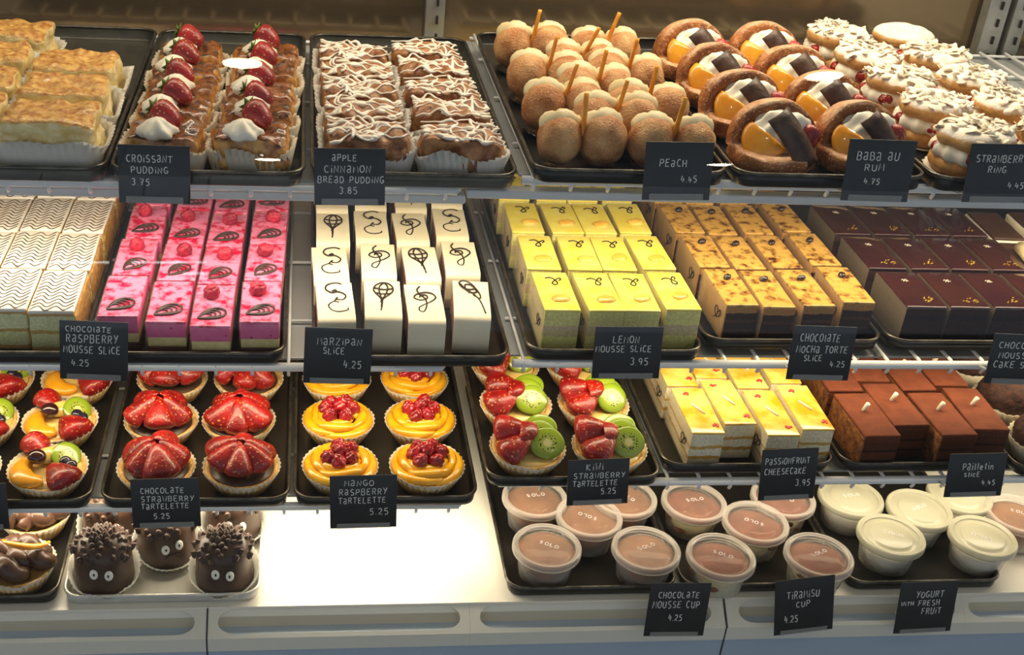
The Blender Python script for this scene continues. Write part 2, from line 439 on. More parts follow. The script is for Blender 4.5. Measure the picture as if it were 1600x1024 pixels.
M = dict(
 rail=mat('white coated wire', '#eceeee', rough=.3),
 plate=mat('grey shelf plate', '#aeb2b2', '#a2a6a8', scale=8, rough=.35, metal=.2),
 deck=mat('cream enamel deck', '#efe9da', rough=.3),
 grille=mat('cream painted grille', '#e2ded0', rough=.4),
 slot=mat('beige slot lining', '#bdb7a4', rough=.5),
 kick=mat('pale blue grey panel', '#a9bacb', rough=.35),
 seam=mat('dark joint', '#3a3d40', rough=.6),
 metal=mat('brushed post metal', '#b9b8b2', '#a4a39d', scale=30, rough=.35, metal=.7),
 dark=mat('dark slot', '#15140f', rough=.7),
 tray=mat('black baking tray', '#232220', '#2c2a27', scale=25, rough=.32, metal=.35, spec=.5),
 rim=mat('worn tray rim', '#4a4741', '#6c675e', scale=60, rough=.28, metal=.8),
 silver=mat('aluminium tray', '#d9d7cf', '#c8c6bd', scale=30, rough=.35, metal=.35),
 card=mat('black card', '#17191c', '#1b1e22', scale=20, rough=.38),
 chalk=mat('chalk ink', '#f2f4f1', '#d2d5d3', scale=400, rough=.8),
 clip=clear('clear clip', amount=.25, rough=.15, body='#b8b8b4'),
 paper=paper('white paper case'),
 papercream=paper('cream paper case', '#efe5cf'),
 paperdark=mat('black plastic doily', '#161412', rough=.25),
 fixture=mat('lamp housing', '#d7d9d8', rough=.4),
 mirror=None,
 film=clear('clear cake film', amount=.03, rough=.05, body='#d8c8a8'),
 # pastry
 crust=mat('shortcrust', '#e3bd76', '#cf9c50', scale=120, rough=.7, bump=.8, bscale=260, spk=('#b07a3a', 140, .16)),
 custard=mat('custard sponge', '#f4e2ac', '#e3c377', scale=80, rough=.5, bump=.8, bscale=190, top=('#a9662a', '#e4b765', .80, 1.0), coat=.2),
 croissant=mat('croissant pudding', '#dba550', '#a8662a', scale=80, rough=.34, bump=1.0, bscale=140, top=('#2c1106', '#9a571b', .78, 1.0), coat=.5),
 bread=mat('bread pudding', '#b9824a', '#80491f', scale=75, rough=.5, bump=1.0, bscale=120, top=('#6b3a1c', '#b07a48', .75, .95), coat=.15),
 icing=mat('white icing', '#f4ede0', '#e6dac6', scale=60, rough=.35, coat=.3),
 cream=mat('whipped cream', '#f7f1df', '#efe6cc', scale=50, rough=.45),
 bun=mat('sugared bun', '#d6a56c', '#a3642c', scale=38, lo=.34, hi=.66, rough=.65, bump=.7, bscale=420, spk=('#ecd8b8', 420, .2)),
 buncream=mat('pale coffee cream', '#e2d1a6', '#d3be8c', scale=60, rough=.5),
 peel=mat('candied orange peel', '#f5ab2c', '#e88f10', scale=80, rough=.3, coat=.3),
 baba=mat('baba dough', '#b9753a', '#874a1c', scale=42, rough=.6, bump=1.0, bscale=200, spk=('#d8b48c', 260, .26), top=('#b0764a', '#d2ab84', .85, 1.25)),
 peach=mat('peach half', '#e9a41d', '#dd8f10', scale=40, rough=.3, coat=.4),
 bark=mat('dark chocolate bark', '#3a241a', '#57402f', scale=60, rough=.45, bump=.5, bscale=150),
 choux=mat('choux ring', '#d9a65c', '#b97c35', scale=45, rough=.6, bump=.5, bscale=200),
 sugar=mat('powdered sugar top', '#cf9a55', '#e2bd84', scale=70, lo=.42, hi=.75, rough=.85, bump=.4, bscale=300, top=('#f3ece0', '#e9dac2', .62, .95)),
 almond=mat('sugared almond flakes', '#f6efe2', '#e6d4b4', scale=120, rough=.8),
 berry=mat('strawberry', '#a8130f', '#7c0909', scale=45, rough=.36, coat=.35, spk=('#d98a45', 200, .25), bump=.5, bscale=230),
 berryfresh=mat('fresh strawberry', '#a81f1a', '#861414', scale=30, rough=.38, coat=.3, spk=('#d9a368', 200, .25), bump=.4, bscale=230),
 leaf=mat('strawberry leaf', '#6f8a30', '#52701f', scale=50, rough=.6),
 rasp=mat('raspberry', '#b0161f', '#7e0c12', scale=60, rough=.25, coat=.6),
 raspdull=mat('fresh raspberry', '#c02a44', '#8f1830', scale=60, rough=.5),
 choc=mat('dark chocolate', '#4c3527', '#3d291c', scale=40, rough=.42, coat=.08, bump=.15, bscale=160),
 chocmilk=mat('milk chocolate glaze', '#55382a', '#47301f', scale=30, rough=.35),
 line=mat('chocolate piping', '#24130a', rough=.4),
 goldleaf=mat('gold leaf', '#e9c24c', '#c9952a', scale=100, rough=.3, metal=.8),
 marz=mat('marzipan', '#eee5c9', '#e6dbb9', scale=20, rough=.5),
 marzfill=layers('layered pink cake', [(0, '#b98a6a'), (.008, '#e3c3a8'), (.012, '#8a4a44'), (.016, '#d9a596'), (.022, '#c7907c'), (.027, '#7a3f3a'), (.031, '#dcb29c'), (.037, '#a86a58')]),
 sponge=mat('chocolate sponge', '#5d3016', '#4a240f', scale=120, rough=.8, bump=.6, bscale=260),
 pistachio=mat('pale cream layer', '#d6c48c', '#c8b377', scale=90, rough=.65, bump=.3),
 pinkmousse=mat('pink mousse', '#e0709a', '#cf5788', scale=60, lo=.4, hi=.7, rough=.5, spk=('#b0123c', 110, .18)),
 pinktop=mat('raspberry glaze', '#f08bb0', '#d0103f', scale=75, detail=5, lo=.46, hi=.62, rough=.18, coat=.5),
 fan=mat('chocolate lattice', '#3d2c26', '#4a3830', scale=60, rough=.4),
 napol=layers('custard pastry layers', [(0, '#c9a256'), (.006, '#d8d69a'), (.022, '#c7a45c'), (.026, '#dcdca4'), (.043, '#c49a55'), (.047, '#e6dcc8')], wob=.002),
 napside=mat('flaky pastry side', '#cfa85a', '#a87a2e', scale=140, rough=.7, bump=.7, bscale=200),
 fondant=mat('white fondant', '#f4eee2', '#efe5d2', scale=30, rough=.25, coat=.3),
 lemon=layers('lemon mousse layers', [(0, '#e6df86'), (.018, '#d3c088'), (.026, '#d9bf92'), (.031, '#e8e189')], wob=.003),
 lemontop=mat('lemon glaze', '#f4e676', '#f0dc55', scale=40, rough=.12, coat=.7),
 lemonside=mat('lemon mousse', '#dfdb62', '#d6d04e', scale=50, rough=.4),
 almondpale=mat('candied lemon', '#efc257', '#e3ab40', scale=60, rough=.3, coat=.4),
 mocha=layers('mocha torte layers', [(0, '#38200f'), (.010, '#5a3518'), (.013, '#3d2310'), (.022, '#5a3518'), (.026, '#40240f'), (.034, '#b58245')], wob=.002),
 mochaside=mat('mocha cream', '#c9974f', '#b78240', scale=50, rough=.5),
 caramel=mat('burnt caramel', '#d4a552', '#52240a', scale=85, detail=5, lo=.48, hi=.68, rough=.16, coat=.5),
 bean=mat('coffee bean', '#2a1610', rough=.25, coat=.4),
 cakedark=layers('dark mousse cake', [(0, '#241109'), (.012, '#3a1e12'), (.030, '#2a140b'), (.036, '#33190f')], rough=.75),
 glaze=mat('chocolate mirror glaze', '#3c1d18', '#34171a', scale=20, rough=.1, coat=.6),
 passion=layers('passionfruit cheesecake layers', [(0, '#e5d9b4'), (.013, '#c9933a'), (.018, '#efe6c8'), (.028, '#d6a752'), (.032, '#f2e8c6')], wob=.003),
 passtop=mat('passionfruit glaze', '#f6d873', '#eb9f1c', scale=26, lo=.42, hi=.66, rough=.18, coat=.5),
 petal=mat('red petal', '#d3303a', '#c24a3a', scale=80, rough=.5),
 whitechoc=mat('white chocolate stick', '#f4ead0', '#e8d6ac', scale=80, rough=.4),
 paill=layers('pailletin layers', [(0, '#4a230f'), (.012, '#2e1409'), (.015, '#572a12'), (.026, '#2e1409'), (.029, '#542812'), (.040, '#5e2d12')], wob=.0015),
 cocoa=mat('cocoa powder', '#6f3416', '#622b10', scale=60, rough=.9, bump=.2),
 crumb=mat('golden crumb side', '#8a5420', '#57300f', scale=130, detail=4, rough=.75, bump=.8, bscale=180),
 darkcrumb=mat('chocolate crumb', '#43200f', '#2a1308', scale=150, rough=.8, bump=.8, bscale=220),
 mango=mat('mango', '#f7ba1c', '#eda20c', scale=45, rough=.25, coat=.5, bump=.15, bscale=90),
 kiwi=kiwi_mat(),
 kiwirim=mat('kiwi flesh edge', '#9fb52c', '#88a31e', scale=60, rough=.3, coat=.5),
 blueb=mat('blueberry', '#171426', '#241d33', scale=60, rough=.25, coat=.6),
 grape=mat('dark cherry', '#2f0f12', '#3d1512', scale=50, rough=.15, coat=.7),
 pear=mat('glazed pear', '#e9cd7d', '#dcb75a', scale=40, rough=.2, coat=.6),
 custardfill=mat('pastry cream', '#edd28a', '#e2bf6a', scale=60, rough=.3, coat=.4),
 cupwall=clear('clear cup wall', amount=-.03, rough=.12, body='#d8d2c6'),
 lid=clear('clear cup lid', amount=.06, rough=.09, body='#d9d4cc'),
 lidrim=clear('milky lid rim', amount=.42, rough=.12, body='#cfc6bb'),
 lidfrost=clear('frosted cup lid', amount=.68, rough=.25, body='#bfbba2'),
 traygrey=mat('worn grey baking tray', '#57554c', '#4a4840', scale=40, rough=.38, metal=.45),
 mousse=mat('chocolate mousse', '#8a5a38', '#754a2c', scale=40, rough=.5),
 tira=mat('tiramisu cream', '#e6d8a6', '#decb90', scale=40, rough=.5),
 tirapatch=mat('coffee soaked sponge', '#8a5a3c', '#6a4028', scale=60, rough=.6),
 tiratop=mat('cocoa dusted cream', '#7d452b', '#6b3820', scale=60, rough=.8),
 yog=mat('white yogurt', '#e9e5d4', '#e2dcc8', scale=30, rough=.4),
 emboss=clear('embossed lid lettering', amount=.5, rough=.2, body='#ffffff'),
 eye=mat('sugar eye', '#f3efe2', rough=.4),
 ceil=mat('ceiling paint', '#b8bcc0', rough=.9),
 floor=mat('shop floor', '#8a8780', '#7d7a74', scale=3, rough=.5),
)
def mirror_mat():
    t = NT('bronze mirror'); raw, v = t.coords()
    t.pbsdf(lin('#8d7a5e'), .16, metal=.75)
    return t.m
M['mirror'] = mirror_mat()
# ------------------------------------------------------------------ setting
def struct(name, mb, m):
    o = bpy.data.objects.new(name, mb.mesh(name, m, False)); COL.objects.link(o); o['kind'] = 'structure'
    return o
struct('floor', box(9, 7, .1, (.3, .5, -.05)), M['floor'])
struct('ceiling', box(9, 7, .1, (.3, .5, 2.95)), M['ceil'])

# ------------------------------------------------------------------ display case
X0, X1 = -1.05, 1.75
case = thing('display_case', 'long refrigerated bakery display case with cream deck and pale grey front', 'display case', (0, 0, 0))
XC, XW = (X0+X1)/2, X1-X0
part('deck', box(XW, 1.64-1.078, .03, (XC, (1.64+1.078)/2, Z4-.015)).mesh('deck', M['deck'], False), case)
part('back_mirror', box(XW, .012, 1.15, (XC, YB+.014, Z4+.575)).mesh('back_mirror', M['mirror'], False), case)
part('kick_panel', box(XW, .03, .56, (XC, 1.052+.015, .287)).mesh('kick_panel', M['kick'], False), case)
part('roof_panel', box(XW, .31, .03, (XC, 1.495, 1.665)).mesh('roof_panel', M['fixture'], False), case)
part('side_panel', box(.03, .62, 1.65, (X0-.015, 1.36, .83)).mesh('side_panel', M['kick'], False), case)
part('side_panel', box(.03, .62, 1.65, (X1+.015, 1.36, .83)).mesh('side_panel', M['kick'], False), case)
# sloping air grille with racetrack slots; its plane runs from the deck edge down to the kick panel
gA, gB = Vector((0, 1.080, Z4)), Vector((0, 1.050, Z4-.024))
gdir = (gB-gA); GL = gdir.length; gdir.normalize()
gn = Vector((0, -gdir.z, gdir.y)); gn = -gn if gn.z < 0 else gn
def gpt(x, s, d=0):
    return Vector((x, gA.y, gA.z))+gdir*s+gn*d
def racetrack(x0, x1, s0, s1, k=8):
    r = (s1-s0)/2; c = (s0+s1)/2; e = r*1.5
    return [(x1-e+e*math.cos(a), c+r*math.sin(a)) for a in [(-PI/2+PI*i/k) for i in range(k+1)]] + \
           [(x0+e+e*math.cos(a), c+r*math.sin(a)) for a in [(PI/2+PI*i/k) for i in range(k+1)]]
def grille_segment(x0, x1, s0x, s1x):
    import bmesh
    b = bmesh.new()
    def loop(pts):
        vs = [b.verts.new(p) for p in pts]
        return vs, [b.edges.new((vs[i], vs[(i+1) % len(vs)])) for i in range(len(vs))]
    R = racetrack(s0x, s1x, GL*.12, GL*.86)
    o, oe = loop([gpt(x0, 0), gpt(x1, 0), gpt(x1, GL), gpt(x0, GL)])
    i, ie = loop([gpt(x, s) for x, s in R])
    bmesh.ops.triangle_fill(b, edges=oe+ie, use_beauty=True)
    i2 = [b.verts.new(gpt(x, s, -.012)) for x, s in R]
    for k in range(len(R)):
        b.faces.new((i[k], i[(k+1) % len(R)], i2[(k+1) % len(R)], i2[k]))
    lo = [b.verts.new(gpt(x0, GL)+Vector((0, 0, -.02))), b.verts.new(gpt(x1, GL)+Vector((0, 0, -.02)))]
    b.faces.new((o[3], o[2], lo[1], lo[0]))
    bmesh.ops.recalc_face_normals(b, faces=b.faces)
    me = bpy.data.meshes.new('grille_panel'); b.to_mesh(me); b.free(); me.materials.append(M['grille'])
    g = part('grille_panel', me, case)
    sb = MB().add([gpt(x, s, -.011) for x, s in R], [tuple(range(len(R)))])
    sb.add([gpt(x, s, -.014) for x, s in R], [tuple(range(len(R)))[::-1]])
    part('slot_lining', sb.mesh('slot_lining', M['slot'], False), g)
def gx(px, py=958): return at(px, py, z=Z4-.01).x
seam_px = (325, 1135)
segs = [(X0, gx(325)-.0012, None), (gx(325)+.0012, gx(1134)-.0012, None), (gx(1134)+.0012, X1, None)]
slots = [(-420, -90, X0+.02, gx(-300)-.005), ]
def seg(a, b, p, q): grille_segment(a, b, gx(p), gx(q))
mid = gx(733)
seg(X0+.001, gx(-100), -560, -135)
seg(gx(-100)+.0002, gx(325)-.001, -65, 306)
seg(gx(325)+.001, mid, 341, 719)
seg(mid+.0002, gx(1134)-.001, 749, 1113)
seg(gx(1134)+.001, gx(1512), 1156, 1500)
seg(gx(1512)+.0002, X1-.001, 1521, 1900)
for px in seam_px:
    x = gx(px)
    part('panel_joint', box(.0022, .004, .54, (x, 1.0535, .295)).mesh('panel_joint', M['seam'], False), case)
    part('panel_joint', MB().add([gpt(x-.0011, 0, .0004), gpt(x+.0011, 0, .0004), gpt(x+.0011, GL, .0004), gpt(x-.0011, GL, .0004)], [(0, 1, 2, 3)]).mesh('panel_joint', M['seam'], False), case)
# perforated shelf posts against the back
def post(x, wd):
    p = part('shelf_post', box(wd, .02, 1.05, (x, YB-.008, Z4+.525)).mesh('shelf_post', M['metal'], False), case)
    h = MB()
    for k in range(42):
        h.join(box(.003, .004, .011, (x+wd*.1, YB-.0195, Z4+.02+k*.025)))
    part('post_holes', h.mesh('post_holes', M['dark'], False), p)
post(at(678, 20, Y=YB).x, .026); post(at(1548, 20, Y=YB).x, .03); post(at(1585, 20, Y=YB).x, .022)

# curved front glass, 5 mm thick
def glass_profile():
    pts = [(.985, .44), (.985, .70), (.985, .95)]
    for i in range(1, 13):
        a = i/12*.62
        pts.append((.985+.55*(1-math.cos(a)), .95+.55*math.sin(a)))
    y, z = pts[-1]; a = .62
    for i in range(1, 8):
        pts.append((y+i*.06*math.sin(a), z+i*.06*math.cos(a)))
    return pts
gp = glass_profile()
go = [(y, z) for y, z in gp]
gi = []
for i, (y, z) in enumerate(gp):
    a, b = gp[max(0, i-1)], gp[min(len(gp)-1, i+1)]
    d = Vector((b[0]-a[0], b[1]-a[1])); d.normalize()
    gi.append((y+d.y*.005, z-d.x*.005))
m = MB(); xa, xb = X0+.002, X1-.002
for P, fl in ((go, 0), (gi, 1)):
    vs = [(x, y, z) for y, z in P for x in (xa, xb)]
    fs = [(2*i, 2*i+1, 2*i+3, 2*i+2) for i in range(len(P)-1)]
    m.add(vs, [f[::-1] for f in fs] if fl else fs)
for x, fl in ((xa, 0), (xb, 1)):
    vs = [(x, y, z) for i in range(len(go)) for y, z in (go[i], gi[i])]
    fs = [(2*i, 2*i+2, 2*i+3, 2*i+1) for i in range(len(go)-1)]
    m.add(vs, [f[::-1] for f in fs] if fl else fs)
for i in (0, -1):
    m.add([(xa,)+go[i], (xb,)+go[i], (xb,)+gi[i], (xa,)+gi[i]], [(3, 2, 1, 0) if i else (0, 3, 2, 1)][:1])
gl = bpy.data.objects.new('front_glass', m.mesh('front_glass', pane('front glass', .5), True)); COL.objects.link(gl)
tag(gl, 'large clear curved glass pane covering the whole pastry case front', 'glass pane')

# ------------------------------------------------------------------ shelves
def wire_shelf(x0, x1, z, label, wide_bar):
    s = thing('wire_shelf', label, 'shelf', ((x0+x1)/2, YF, z), 0, 'wire shelves of the case')
    L = x1-x0
    c = MB()
    n = int(L/.0385)
    for i in range(n+1):
        x = -L/2+.012+i*(L-.024)/n
        c.join(tube([(x, -.001, -.011), (x, -.004, -.006), (x, -.0035, .001), (x, .003, .0035), (x, .02, .0032), (x, .50, .0032)], .0021, 6))
    for y in (.10, .25, .40, .497):
        c.join(tube([(-L/2+.006, y, -.0008), (L/2-.006, y, -.0008)], .0021, 6))
    part('wire_grid', c.mesh('wire_grid', M['rail']), s)
    part('front_rail', tube([(-L/2, -.0005, -.001), (L/2, -.0005, -.001)], .0052, 12, flat=.95).mesh('front_rail', M['rail']), s)
    part('shelf_plate', rbox(L-.002, .475, .0035, .0015, (2, 2, 1)).mesh('shelf_plate', M['plate']), s, (0, .2625, -.0085))
    for x in (L/2-.001,) if x0 > 0 else (-L/2+.001, L/2-.001):
        part('end_bracket', tube(smooth_path([(x, .0, -.001), (x+math.copysign(.010, x), .03, -.006), (x+math.copysign(.013, x), .06, -.010), (x+math.copysign(.013, x), .15, -.012)]), .004, 8).mesh('end_bracket', M['rail']), s)
    return s
def xr(px, py): return at(px, py, Y=YF).x
wire_shelf(-.88, xr(714, 295), Z1L, 'left half of the top wire shelf under the bread puddings', 1)
wire_shelf(.2200, 1.45, Z1R, 'right half of the top wire shelf under the peach buns', 1)
wire_shelf(-.88, xr(690, 575), Z2L, 'left half of the middle wire shelf under the marzipan slices', 0)
wire_shelf(.2315, 1.45, Z2R, 'right half of the middle wire shelf under the lemon slices', 0)
wire_shelf(-.88, xr(716, 796), Z3L, 'left half of the lower wire shelf under the strawberry tartlets', 0)
wire_shelf(xr(777, 768), 1.45, Z3R, 'right half of the lower wire shelf under the kiwi tartlets', 0)

def lamp_bar(x0, x1, y, z, hh, dd, label):
    s = thing('shelf_lamp', label, 'lamp', ((x0+x1)/2, y, z), 0, 'lamp bars under the shelves')
    L = x1-x0
    part('housing', rbox(L, dd, hh, .003, (2, 2, 2)).mesh('lamp_housing', M['fixture']), s, (0, 0, 0))
    part('diffuser', rbox(L-.04, dd*.6, .003, .001, (2, 2, 1)).mesh('lamp_diffuser', emit('warm lamp diffuser', '#ffe2b0', 2.0)), s, (0, .004, -.0022))
def trim_bar(x0, x1, z0, z1, label):
    o = bpy.data.objects.new('shelf_trim_bar', rbox(x1-x0, .016, z1-z0, .003, (2, 2, 2), z0=0).mesh('shelf_trim_bar', M['fixture'])); COL.objects.link(o)
    o.location = ((x0+x1)/2, 1.116, z0)
    tag(o, label, 'trim bar', 'pale trim bars under the top shelf')
trim_bar(-.9, .166, at(565, 320, Y=1.104).z, at(565, 304, Y=1.106).z, 'bluish white trim bar below the left half of top shelf')
trim_bar(.1665, 1.5, at(1200, 323, Y=1.104).z, at(1200, 308, Y=1.106).z, 'grey trim bar below the right half of top shelf')
for x0, x1, z, n in ((-.64, .13, Z1L, 'left half of top shelf'), (.24, 1.23, Z1R, 'right half of top shelf'), (-.64, .12, Z2L, 'left half of middle shelf'), (.25, 1.22, Z2R, 'right half of middle shelf'), (-.64, .12, Z3L, 'left half of lower shelf'), (.25, 1.22, Z3R, 'right half of lower shelf')):
    lamp_bar(x0, x1, LY, z-.0165, .0065, .056, 'slim lamp strip hidden under the '+n)
lamp_bar(-.8, 1.5, 1.375, 1.6365, .012, .05, 'long lamp bar under the roof of the case')

# shop lamps on the ceiling, found where the glass mirrors them
def glass_hit(px, py):
    q = ray(px, py).normalized()
    best = None
    for i in range(len(gp)-1):
        (y0, z0), (y1, z1) = gp[i], gp[i+1]
        # CAM.y + q.y t = y0 + s (y1-y0);  CAM.z + q.z t = z0 + s (z1-z0)
        A = np.array([[q.y, -(y1-y0)], [q.z, -(z1-z0)]])
        t, s = np.linalg.solve(A, np.array([y0-CAM.y, z0-CAM.z]))
        if -1e-6 <= s <= 1+1e-6:
            def nrm(k):
                a, b = gp[max(0, k-1)], gp[min(len(gp)-1, k+1)]
                d = Vector((0, b[0]-a[0], b[1]-a[1])).normalized()
                return Vector((0, -d.z, d.y))
            n = (nrm(i)*(1-s)+nrm(i+1)*s).normalized()
            return CAM+q*t, q-2*q.dot(n)*n
    return None
def ceiling_lamp(px, py, r, label):
    h = glass_hit(px, py)
    p, d = h
    if d.z <= .05: return
    c = p+d*((2.86-p.z)/d.z)
    s = thing('ceiling_lamp', label, 'lamp', c, 0, 'round shop ceiling lamps')
    part('shade', lathe([(r*1.25, .04), (r*1.2, .0), (r*1.1, .0), (r*1.05, .03)], 24, cap0=False).mesh('shade', M['metal']), s)
    part('bulb', lathe([(.01, -.004), (r*.8, .002), (r, .01), (r, .02)], 24).mesh('bulb', emit('shop lamp bulb', '#fff0d8', 60)), s)
    print('ceiling lamp', px, py, [round(v, 2) for v in c], [round(v, 2) for v in d])
ceiling_lamp(378, 101, .052, 'round shop lamp mirrored over the right row of croissant puddings')
ceiling_lamp(1291, 122, .052, 'round shop lamp mirrored over the chocolate topped baba buns')
ceiling_lamp(418, 250, .05, 'round shop lamp mirrored at the front of the croissant tray')
ceiling_lamp(1126, 258, .05, 'round shop lamp mirrored beside the peach price card')

# glowing tubes added behind the camera, only to mirror as thin streaks
def streak_tube(pa, pb, yy, r, label, power=14):
    ends = []
    for px, py in (pa, pb):
        p, d = glass_hit(px, py)
        ends.append(p+d*((yy-p.y)/d.y))
    c = (ends[0]+ends[1])/2
    s = thing('streak_tube', label, 'lamp', c, 0, 'tubes added behind the camera for glass streaks')
    L = [e-c for e in ends]
    part('streak_glow', tube(L, r, 10).mesh('streak_glow', emit('white streak tube', '#f2f6ff', power)), s)
    part('reflector', tube([v+Vector((0, -.004-r, r*.6)) for v in L], r*1.05, 8).mesh('reflector', M['fixture']), s)
    hang = MB()
    for v in L: hang.join(tube([v*.9+Vector((0, -.005-r, r)), v*.9+Vector((0, -.005-r, 2.9-c.z))], .004, 6))
    part('suspension_wires', hang.mesh('suspension_wires', M['metal']), s)
    print('tube', [round(v, 2) for v in c])
streak_tube((30, 411), (170, 411), -1.6, .012, 'white streak tube added to mirror across the white iced slices')
streak_tube((206, 411), (322, 411), -1.6, .012, 'white streak tube added to mirror across the raspberry slices')
streak_tube((286, 428), (318, 428), -1.7, .010, 'short white streak tube added to mirror below the longer one')

# ------------------------------------------------------------------ trays
def tray(name, label, x0, x1, z, yf=1.085, depth=.475, h=.020, m='tray', rim='rim', group='black baking trays', rz=0):
    W = x1-x0-.003
    t = thing(name, label, 'tray', ((x0+x1)/2, yf, z+.0055), rz, group)
    c = (0, depth/2)
    def ring(w, d, r, zz): return [(p[0]+c[0], p[1]+c[1], zz) for p in rrect(w, d, r)]
    i = .005
    if h == .020: h, yf = .015, yf-.006
    loops = [ring(W-2*i-.004, depth-2*i-.004, .012, .002), ring(W-2*i, depth-2*i, .014, .0035), ring(W-.006, depth-.006, .02, h-.001), ring(W-.006, depth-.006, .02, h),
             ring(W-.002, depth-.002, .022, h-.0005), ring(W-2*i+.003, depth-2*i+.003, .015, .002), ring(W-2*i-.004, depth-2*i-.004, .012, 0.0)]
    part('pan', loft(loops, True, True).mesh('pan', M[m]), t)
    part('rolled_rim', tube(ring(W-.003, depth-.003, .021, h), .0022, 8, closed=True).mesh('rolled_rim', M[rim]), t)
    return t
BT = 'baking_tray'
tray(BT, 'black tray at the far left of top shelf holding golden custard slices', -.401, -.187, Z1L, 1.080, h=.016, m='traygrey')
tray(BT, 'black tray on top shelf holding strawberry topped croissant puddings', -.187, .003, Z1L, 1.078, h=.016, m='traygrey')
tray(BT, 'black tray on top shelf holding iced apple bread puddings', .006, .216, Z1L, 1.084, h=.016, m='traygrey')
tray(BT, 'black tray on top shelf holding peach shaped sugared buns', .224, .428, Z1R, 1.072, h=.016)
tray(BT, 'black tray on top shelf holding cream filled baba buns', .432, .640, Z1R, 1.072, h=.016)
tray(BT, 'black tray on top shelf holding almond topped choux rings', .643, .857, Z1R, 1.072, h=.016)
tray(BT, 'black tray on middle shelf holding white iced custard slices', -.445, -.228, Z2L, 1.09)
tray(BT, 'black tray on middle shelf holding pink raspberry mousse slices', -.224, -.016, Z2L, 1.09)
tray(BT, 'black tray on middle shelf holding white marzipan slices', .010, .228, Z2L, 1.085)
tray(BT, 'black tray on middle shelf holding yellow lemon mousse slices', .243, .447, Z2R, 1.09)
tray(BT, 'black tray on middle shelf holding tan mocha torte slices', .452, .668, Z2R, 1.115)
tray(BT, 'black tray on middle shelf holding glossy chocolate mousse slices', .672, .905, Z2R, 1.115)
tray(BT, 'black tray at the right end of middle shelf with cream sided slices', .91, 1.12, Z2R, 1.115)
tray(BT, 'brown black tray on lower shelf holding mixed fruit tartlets', -.447, -.234, Z3L, 1.085)
tray(BT, 'brown black tray on lower shelf holding whole strawberry tartlets', -.228, -.011, Z3L, 1.085)
tray(BT, 'brown black tray on lower shelf holding mango raspberry tartlets', -.010, .208, Z3L, 1.085)
tray(BT, 'brown black tray on lower shelf holding kiwi strawberry tartlets', .211, .422, Z3R, 1.078)
tray(BT, 'brown black tray on lower shelf holding yellow passionfruit slices', .427, .645, Z3R, 1.102)
tray(BT, 'black tray on lower shelf holding cocoa dusted slices', .650, .862, Z3R, 1.102)
tray(BT, 'black tray at the right end of lower shelf with crumbed cakes', .868, 1.08, Z3R, 1.09)
Z4T = Z4-.005
tray(BT, 'black tray at the left of the deck holding chocolate orange tarts', -.49, at(88, 935, z=Z4+.02).x, Z4T, 1.085)
tray('silver_tray', 'shallow aluminium tray on the deck under the spiky chocolate cakes', at(84, 938, z=Z4+.015).x+.006, at(408, 938, z=Z4+.015).x, Z4T, 1.083, .44, .014, 'silver', 'silver', 'aluminium trays')
tray(BT, 'black tray on the deck under the chocolate mousse cups', .252, .472, Z4T, 1.083)
tray(BT, 'black tray on the deck under the tiramisu cups', .475, .690, Z4T, 1.083)
tray(BT, 'black tray on the deck under the white yogurt cups', .693, .905, Z4T, 1.083)
